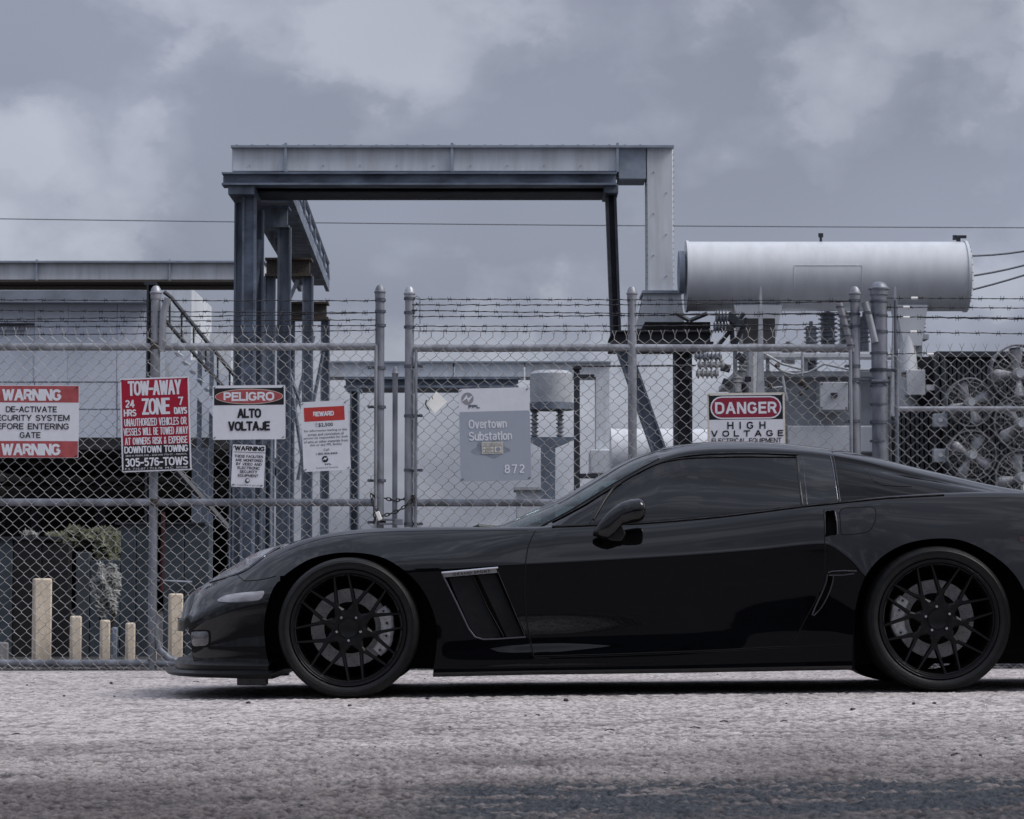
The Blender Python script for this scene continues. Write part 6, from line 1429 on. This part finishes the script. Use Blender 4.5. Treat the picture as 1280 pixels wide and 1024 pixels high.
WIND = smoothpoly([(592, 662), (600, 640), (650, 630), (700, 605), (760, 566), (812, 540)], 2, False) + [(818, 566), (824, 571.5)] + smoothpoly([(824, 573), (800, 585.5), (775, 599.5), (750, 614.5), (719, 634), (690, 650), (668, 661)], 2, False)
SWIN = smoothpoly([(733, 660), (742, 645), (753, 628), (764, 613), (777, 603), (798, 590.5), (820, 580.5), (842, 575), (870, 572.3), (930, 571), (995.5, 571.5)], 3, False) + [(1001.5, 640), (920, 650), (860, 657), (800, 662)]
VWIN = [(689, 664), (719, 642.5), (745, 626), (762.5, 612.5), (750, 627), (738, 645), (729, 662)]
QWIN = smoothpoly([(1041, 569.5), (1080, 576.5), (1122, 588.5), (1175, 602.5), (1222, 613), (1252, 619)], 3, False) + [(1180, 626), (1110, 630), (1048, 636)]
regs = [('side', SWIN), ('vw', VWIN), ('quarter', QWIN), ('wind', WIND)]
V3, gp_ = partition(GV, GF, regs, bvhG, wmin=-1, maxpx=7)
TARGX0, TARGX1 = P(1005, 0, 12.3).x, P(1037, 0, 12.3).x
m = MB()
for mir in (False, True): add_sub(m, V3, gp_['rest'], mir)
m.build('roof', 'paint', car, smooth=45)
m = MB()
for mir in (False, True): add_sub(m, V3, gp_['wind'], mir)
m.build('windscreen', 'wind_glass', car, smooth=60)
for mir in (False, True):
    m = MB(); add_sub(m, V3, gp_['side'], mir); m.build('side_window', 'side_glass', car, smooth=60)
    m = MB(); add_sub(m, V3, gp_['vw'], mir); m.build('vent_window', 'side_glass', car, smooth=60)
    m = MB(); add_sub(m, V3, gp_['quarter'], mir); m.build('rear_quarter_glass', 'quarter_glass', car, smooth=60)
    
skin_tube(bvhG, SWIN[:31], .004, 'window_seal', 'plastic', .002, 6)
skin_tube(bvhG, smoothpoly([(996.5, 571), (999, 600), (1003, 632)], 3, False), .006, 'window_seal', 'plastic', .002, 6)
skin_tube(bvhG, [(1003, 572), (1009, 631)], .0012, 'window_seal', 'greytrim', .002, 6)
skin_tube(bvhG, smoothpoly([(1036.5, 564.5), (1042, 590), (1047.5, 627)], 3, False), .0018, 'glass_trim', 'dullchrome', .003, 6)
skin_tube(bvhG, smoothpoly([(1040.5, 565.5), (1045, 592), (1050, 627)], 3, False), .003, 'glass_trim', 'plastic', .002, 6)
skin_tube(bvhG, smoothpoly([(742, 650), (753, 630), (766, 612), (776, 604)], 3, False), .006, 'window_divider', 'plastic', .003, 6)
skin_tube(bvhG, smoothpoly([(690, 653), (719, 638), (745, 622.5), (775, 603.5), (800, 590), (828, 577), (860, 570), (900, 567.5), (950, 567.3), (998, 568.8)], 3, False), .0035, 'drip_rail', 'paint', .003, 6)
skin_tube(bvhG, smoothpoly([(624, 659), (660, 642.8), (700, 625)], 3, False), .002, 'windscreen_trim', 'chrome', -.002, 5)
skin_tube(bvhG, smoothpoly([(668, 661), (690, 650.5), (719, 634.5), (750, 615), (775, 600), (800, 586), (824, 573.5)], 3, False), .0035, 'windscreen_trim', 'plastic', .001, 6)
skin_tube(bvhG, [(1085, 590), (1092, 602), (1104, 607), (1140, 608.5)], .0012, 'glass_inner_line', 'satin', .001, 5)
skin_tube(bvhB, smoothpoly([(690, 658.8), (740, 657), (800, 654.5), (860, 650), (920, 644), (1002, 633.6), (1050, 628.8), (1110, 622.8), (1180, 619)], 3, False), .0042, 'belt_moulding', 'plastic', .003, 6)
m = MB(); c = P(598, 659.3, YC - .55); m.tube([c + Vector((-.05, 0, -.012)), c + Vector((0, 0, .004)), c + Vector((.10, .05, .0)), c + Vector((.45, .35, .02))], [.006, .011, .008, .006], 8); m.build('wiper', 'plastic', car)
# interior
m = MB(); zz = Z_(650, .5)
m.bbox((P(655, 0, 12.6).x, YC - .70, zz - .09), (P(712, 0, 12.6).x, YC + .70, zz - .015)); m.build('dashboard', 'plastic', car, bevel=.03)
for s_ in (-1, 1):
    m = MB(); bx = P(880, 0, 12.6).x
    m.box((bx, YC + s_ * .38, zz - .0), (.16, .46, .5), Matrix.Rotation(R(14), 3, 'Y')); m.box((bx + .04, YC + s_ * .38, zz + .22), (.10, .26, .16), Matrix.Rotation(R(10), 3, 'Y')); m.build('seat', 'plastic', car, bevel=.04)
m = MB(); c = Vector((P(745, 0, 12.6).x, YC + .38, zz + .0)); m.tube([c + Vector((.05 * math.cos(a * .3), .18 * math.sin(a * .3), .18 * math.cos(a * .3))) for a in range(21)], .016, 8, closed=True); m.build('steering_wheel', 'plastic', car)
# door mirror
def mirror(name, s_):
    # section list: (px, py_top, py_bottom, w_in, w_out)
    m = MB(); rings = []
    secs = [(741, 666, 670, .90, .93), (745, 659, 671, .90, .96), (752, 649, 673, .90, .985), (760, 640, 674, .905, 1.00), (768, 633, 668, .91, 1.02), (777, 627.6, 657.5, .90, 1.05), (788, 623.8, 654.5, .885, 1.08), (798, 622.6, 653, .88, 1.09), (803, 624.5, 651, .885, 1.085), (805, 628, 647, .90, 1.07)]
    n = 20; vs = []
    for (px, yt, yb, wi, wo) in secs:
        wm = (wi + wo) / 2; x = P(px, 640, YC - wm).x; zt_, zb_ = Z_(yt, wm), Z_(yb, wm); zc_, rz, rw = (zt_ + zb_) / 2, (zt_ - zb_) / 2, (wo - wi) / 2
        for k in range(n):
            a = 2 * math.pi * k / n; ca, sa = math.cos(a), math.sin(a); e = .72
            vs.append(Vector((x, YC - s_ * (wm + rw * math.copysign(abs(ca) ** e, ca)), zc_ + rz * math.copysign(abs(sa) ** e, sa))))
    fs = [(i * n + k, i * n + (k + 1) % n, (i + 1) * n + (k + 1) % n, (i + 1) * n + k) for i in range(len(secs) - 1) for k in range(n)] + [tuple(range(n)), tuple((len(secs) - 1) * n + k for k in range(n))]
    m.add(vs, fs); o = m.build(name, 'paint', car, smooth=60)
    g = MB(); px, wm = 805.6, .985; x = P(px, 640, YC - wm).x; g.add([Vector((x + .001, YC - s_ * (wm + .075 * math.cos(a * .3142)), Z_(637.5, wm) + .035 * math.sin(a * .3142))) for a in range(20)], [tuple(range(20))]); g.build('mirror_glass', 'chrome', o)
    f = MB(); a, b = P(747, 670, YC - .89), P(775, 672, YC - .86)
    q = [(P(x_, y_, YC - .88).x, P(x_, y_, YC - .88).z) for x_, y_ in ((748, 658), (776, 656), (782, 668), (776, 677), (764, 676), (752, 671))]
    f.prism(q, YC - s_ * .80, YC - s_ * .925); f.build('mirror_foot', 'plastic', o, bevel=.006)
mirror('door_mirror', 1); mirror('door_mirror', -1)
# wheels
def spoke_mesh(R0, rim):
    m = MB(); yf = .022
    def bar(a, b, w0, w1, t0, t1, y0, y1):
        # a,b in polar (r, ang)
        A = Vector((a[0] * math.cos(a[1]), 0, a[0] * math.sin(a[1]))); B = Vector((b[0] * math.cos(b[1]), 0, b[0] * math.sin(b[1]))); t = (B - A).normalized(); nrm = Vector((-t.z, 0, t.x))
        vs = []
        for (p, w, y, d) in ((A, w0, y0, t0), (B, w1, y1, t1)):
            for (sw, yy) in ((-1, d), (-1, .006), (-.55, 0), (.55, 0), (1, .006), (1, d)): vs.append(p + nrm * (sw * w / 2) + Vector((0, y + yy, 0)))
        m.add(vs, [(i, i + 1, i + 7, i + 6) for i in range(5)] + [(5, 0, 6, 11), (0, 5, 4, 3, 2, 1), (6, 7, 8, 9, 10, 11)])
    fk = .138 * rim / .265; c = math.pi / 2; tip = rim * .95; da = R(15.2)
    bar((.064, c), (.084, c), .060, .050, .045, .045, .030, .030)
    bar((.084, c), (.106, c), .050, .027, .045, .042, .030, .029)
    bar((.106, c), (fk, c), .027, .036, .042, .04, .029, .027)
    for s_ in (-1, 1):
        bar((fk * .93, c + s_ * R(4.0)), (tip, c + s_ * da), .0175, .0120, .04, .035, .0275, .008)
    return m.mesh('spoke', 'satin', smooth=30)
def wheel(px, py, Rt, rim, width, rot0, label, side, calang, dy=0.0):
    c = P(px, py, YC - .93); c.z = max(c.z, ground_z(c.x, 12.1) + Rt)
    cc = Vector((c.x, YC - side * .925, c.z))
    w = bpy.data.objects.new('wheel', None); col.objects.link(w); w.parent = car; w.location = cc - ORG[car.name]; w['label'] = label; ORG[w.name] = cc
    if side < 0: w.rotation_euler = (0, 0, math.pi)
    def sub(mb, name, mt, sm=35, bevel=0): return mb.build(name, mt, w, local=True, smooth=sm, bevel=bevel)
    m = MB(); m.lathe([(.030, rim * .985), (.004, rim * 1.005), (-.004, rim * 1.03), (-.010, rim * 1.07), (-.011, Rt * .93), (-.004, Rt * .955), (.006, Rt * .975), (.018, Rt * .992), (.036, Rt), (.058, Rt + .001), (.060, Rt - .006), (.068, Rt - .006), (.070, Rt + .001), (width * .45, Rt + .001), (width * .45 + .002, Rt - .006), (width * .45 + .010, Rt - .006), (width * .45 + .012, Rt + .001), (width * .7, Rt + .001), (width * .7 + .002, Rt - .006), (width * .7 + .010, Rt - .006), (width * .7 + .012, Rt + .001), (width - .03, Rt), (width - .01, Rt * .985), (width, Rt * .95), (width, rim * 1.05), (width - .02, rim)], (0, 0, 0), 'Y', 96)
    for k in range(3): m.lathe([(-.0115, rim * (1.10 + k * .03)), (-.0135, rim * (1.105 + k * .03)), (-.0115, rim * (1.11 + k * .03))], (0, 0, 0), 'Y', 96)
    sub(m, 'tyre', 'rubber')
    m = MB(); m.lathe([(.012, rim * .925), (.001, rim * .94), (-.003, rim * .955), (-.004, rim * .985), (.000, rim * 1.0), (.006, rim * 1.0)], (0, 0, 0), 'Y', 96); sub(m, 'rim_lip', 'satin'); m = MB(); m.lathe([(.016, rim * .915), (.010, rim * .922), (.006, rim * .93), (.010, rim * .936)], (0, 0, 0), 'Y', 96); m.lathe([(-.003, rim * .985), (-.0055, rim * .992), (-.003, rim * 1.0)], (0, 0, 0), 'Y', 96); sub(m, 'rim_edge', 'lip')  # last rings are brighter metal, added for the highlight along the rim
    m = MB(); m.lathe([(.010, rim * .93), (.05, rim * .90), (.09, rim * .87), (width - .02, rim * .86), (width - .01, rim * .97)], (0, 0, 0), 'Y', 72); sub(m, 'rim_barrel', 'satin')
    sm_ = spoke_mesh(Rt, rim)
    for k in range(8):
        o = bpy.data.objects.new('spoke', sm_); col.objects.link(o); o.parent = w; o.rotation_euler = (0, -(R(rot0 - 90) + k * math.pi / 4), 0)
    m = MB(); m.lathe([(.030, .001), (.030, .040), (.028, .044), (.034, .047), (.032, .066), (.030, .080), (.034, .0835), (.07, .0835)], (0, 0, 0), 'Y', 60); sub(m, 'hub', 'satin')
    m = MB(); m.tube([Vector((.048 * math.cos(R(18 + 72 * k)), .0305, .048 * math.sin(R(18 + 72 * k)))) for k in range(5)], .0018, 5, closed=True); sub(m, 'hub_cap_edge', 'black')
    for k in range(5):
        a = R((54 if rot0 < 80 else 108 - 12) + 72 * k); p = Vector((.057 * math.cos(a), .022, .057 * math.sin(a))); m = MB(); m.lathe([(0, .001), (0, .0055), (.004, .0075), (.012, .008)], p, 'Y', 10); sub(m, 'lug_nut', 'nut')
    m = MB(); rd = .179; m.lathe([(.125, .115), (.125, rd), (.15, rd), (.15, .115)], (0, 0, 0), 'Y', 72)
    m.cm = 1; m.lathe([(.11, .001), (.11, .105), (.125, .118)], (0, 0, 0), 'Y', 48)
    for k in range(24):
        for j, rr in enumerate((.130, .145, .160, .174)):
            a = 2 * math.pi * (k + j * .25) / 24; p = Vector((rr * math.cos(a), .1244, rr * math.sin(a))); m.add([p + Vector((.0022 * math.cos(q), 0, .0022 * math.sin(q))) for q in (0, 1.05, 2.1, 3.14, 4.19, 5.24)], [(0, 1, 2, 3, 4, 5)])
    m.build('brake_disc', ['disc', 'black'], w, local=True)
    m = MB(); n = 12; a0, a1 = calang; vs = []
    for i in range(n + 1):
        a = R(a0 + (a1 - a0) * i / n); bl = 1 - .22 * (abs(i / n - .5) * 2) ** 3; ro = .135 + .072 * bl; ri = .142
        if .32 < i / n < .62: ro += -.004
        for (rr, y) in ((ri, .10), (ro - .012, .098), (ro, .108), (ro, .175), (ri, .175)): vs.append(Vector((rr * math.cos(a), y, rr * math.sin(a))))
    fs = [(i * 5 + k, i * 5 + (k + 1) % 5, (i + 1) * 5 + (k + 1) % 5, (i + 1) * 5 + k) for i in range(n) for k in range(5)] + [tuple(range(5)), tuple(n * 5 + k for k in range(5))[::-1]]
    m.add(vs, fs)
    for t in (.08, .34, .60, .92):
        a = R(a0 + (a1 - a0) * t); m.lathe([(-.006, .001), (-.006, .009), (.01, .011)], (.172 * math.cos(a), .098, .172 * math.sin(a)), 'Y', 12)
    m.cm = 1
    for t in (.08, .34, .60, .92):
        a = R(a0 + (a1 - a0) * t); m.lathe([(-.0075, .001), (-.0075, .005)], (.172 * math.cos(a), .098, .172 * math.sin(a)), 'Y', 10)
    m.build('brake_caliper', ['caliper', 'black'], w, local=True, bevel=.003)
    return w
wheel(435.3, 786, .3205, .262, .28, 75.6, 'front wheel nearer the camera', 1, (32, -42))
wheel(1174, 774.5, .3315, .271, .325, 82, 'rear wheel nearer the camera', 1, (146, 206))
wheel(435.3, 786, .3205, .262, .28, 75.6, 'front wheel on the far side', -1, (148, 222))
wheel(1174, 774.5, .3315, .271, .325, 82, 'rear wheel on the far side', -1, (34, -26))
# suspension glimpses
m = MB(); q = P(1175, 806, YC - .75); m.box(q + Vector((0, 0, -.01)), (.16, .05, .025)); m.build('suspension_arm', 'caliper', car, bevel=.006)
for o in list(col.objects):
    if o.type == 'MESH' and o.data.name.startswith('t') and len(o.data.name) == 1: bpy.data.objects.remove(o)
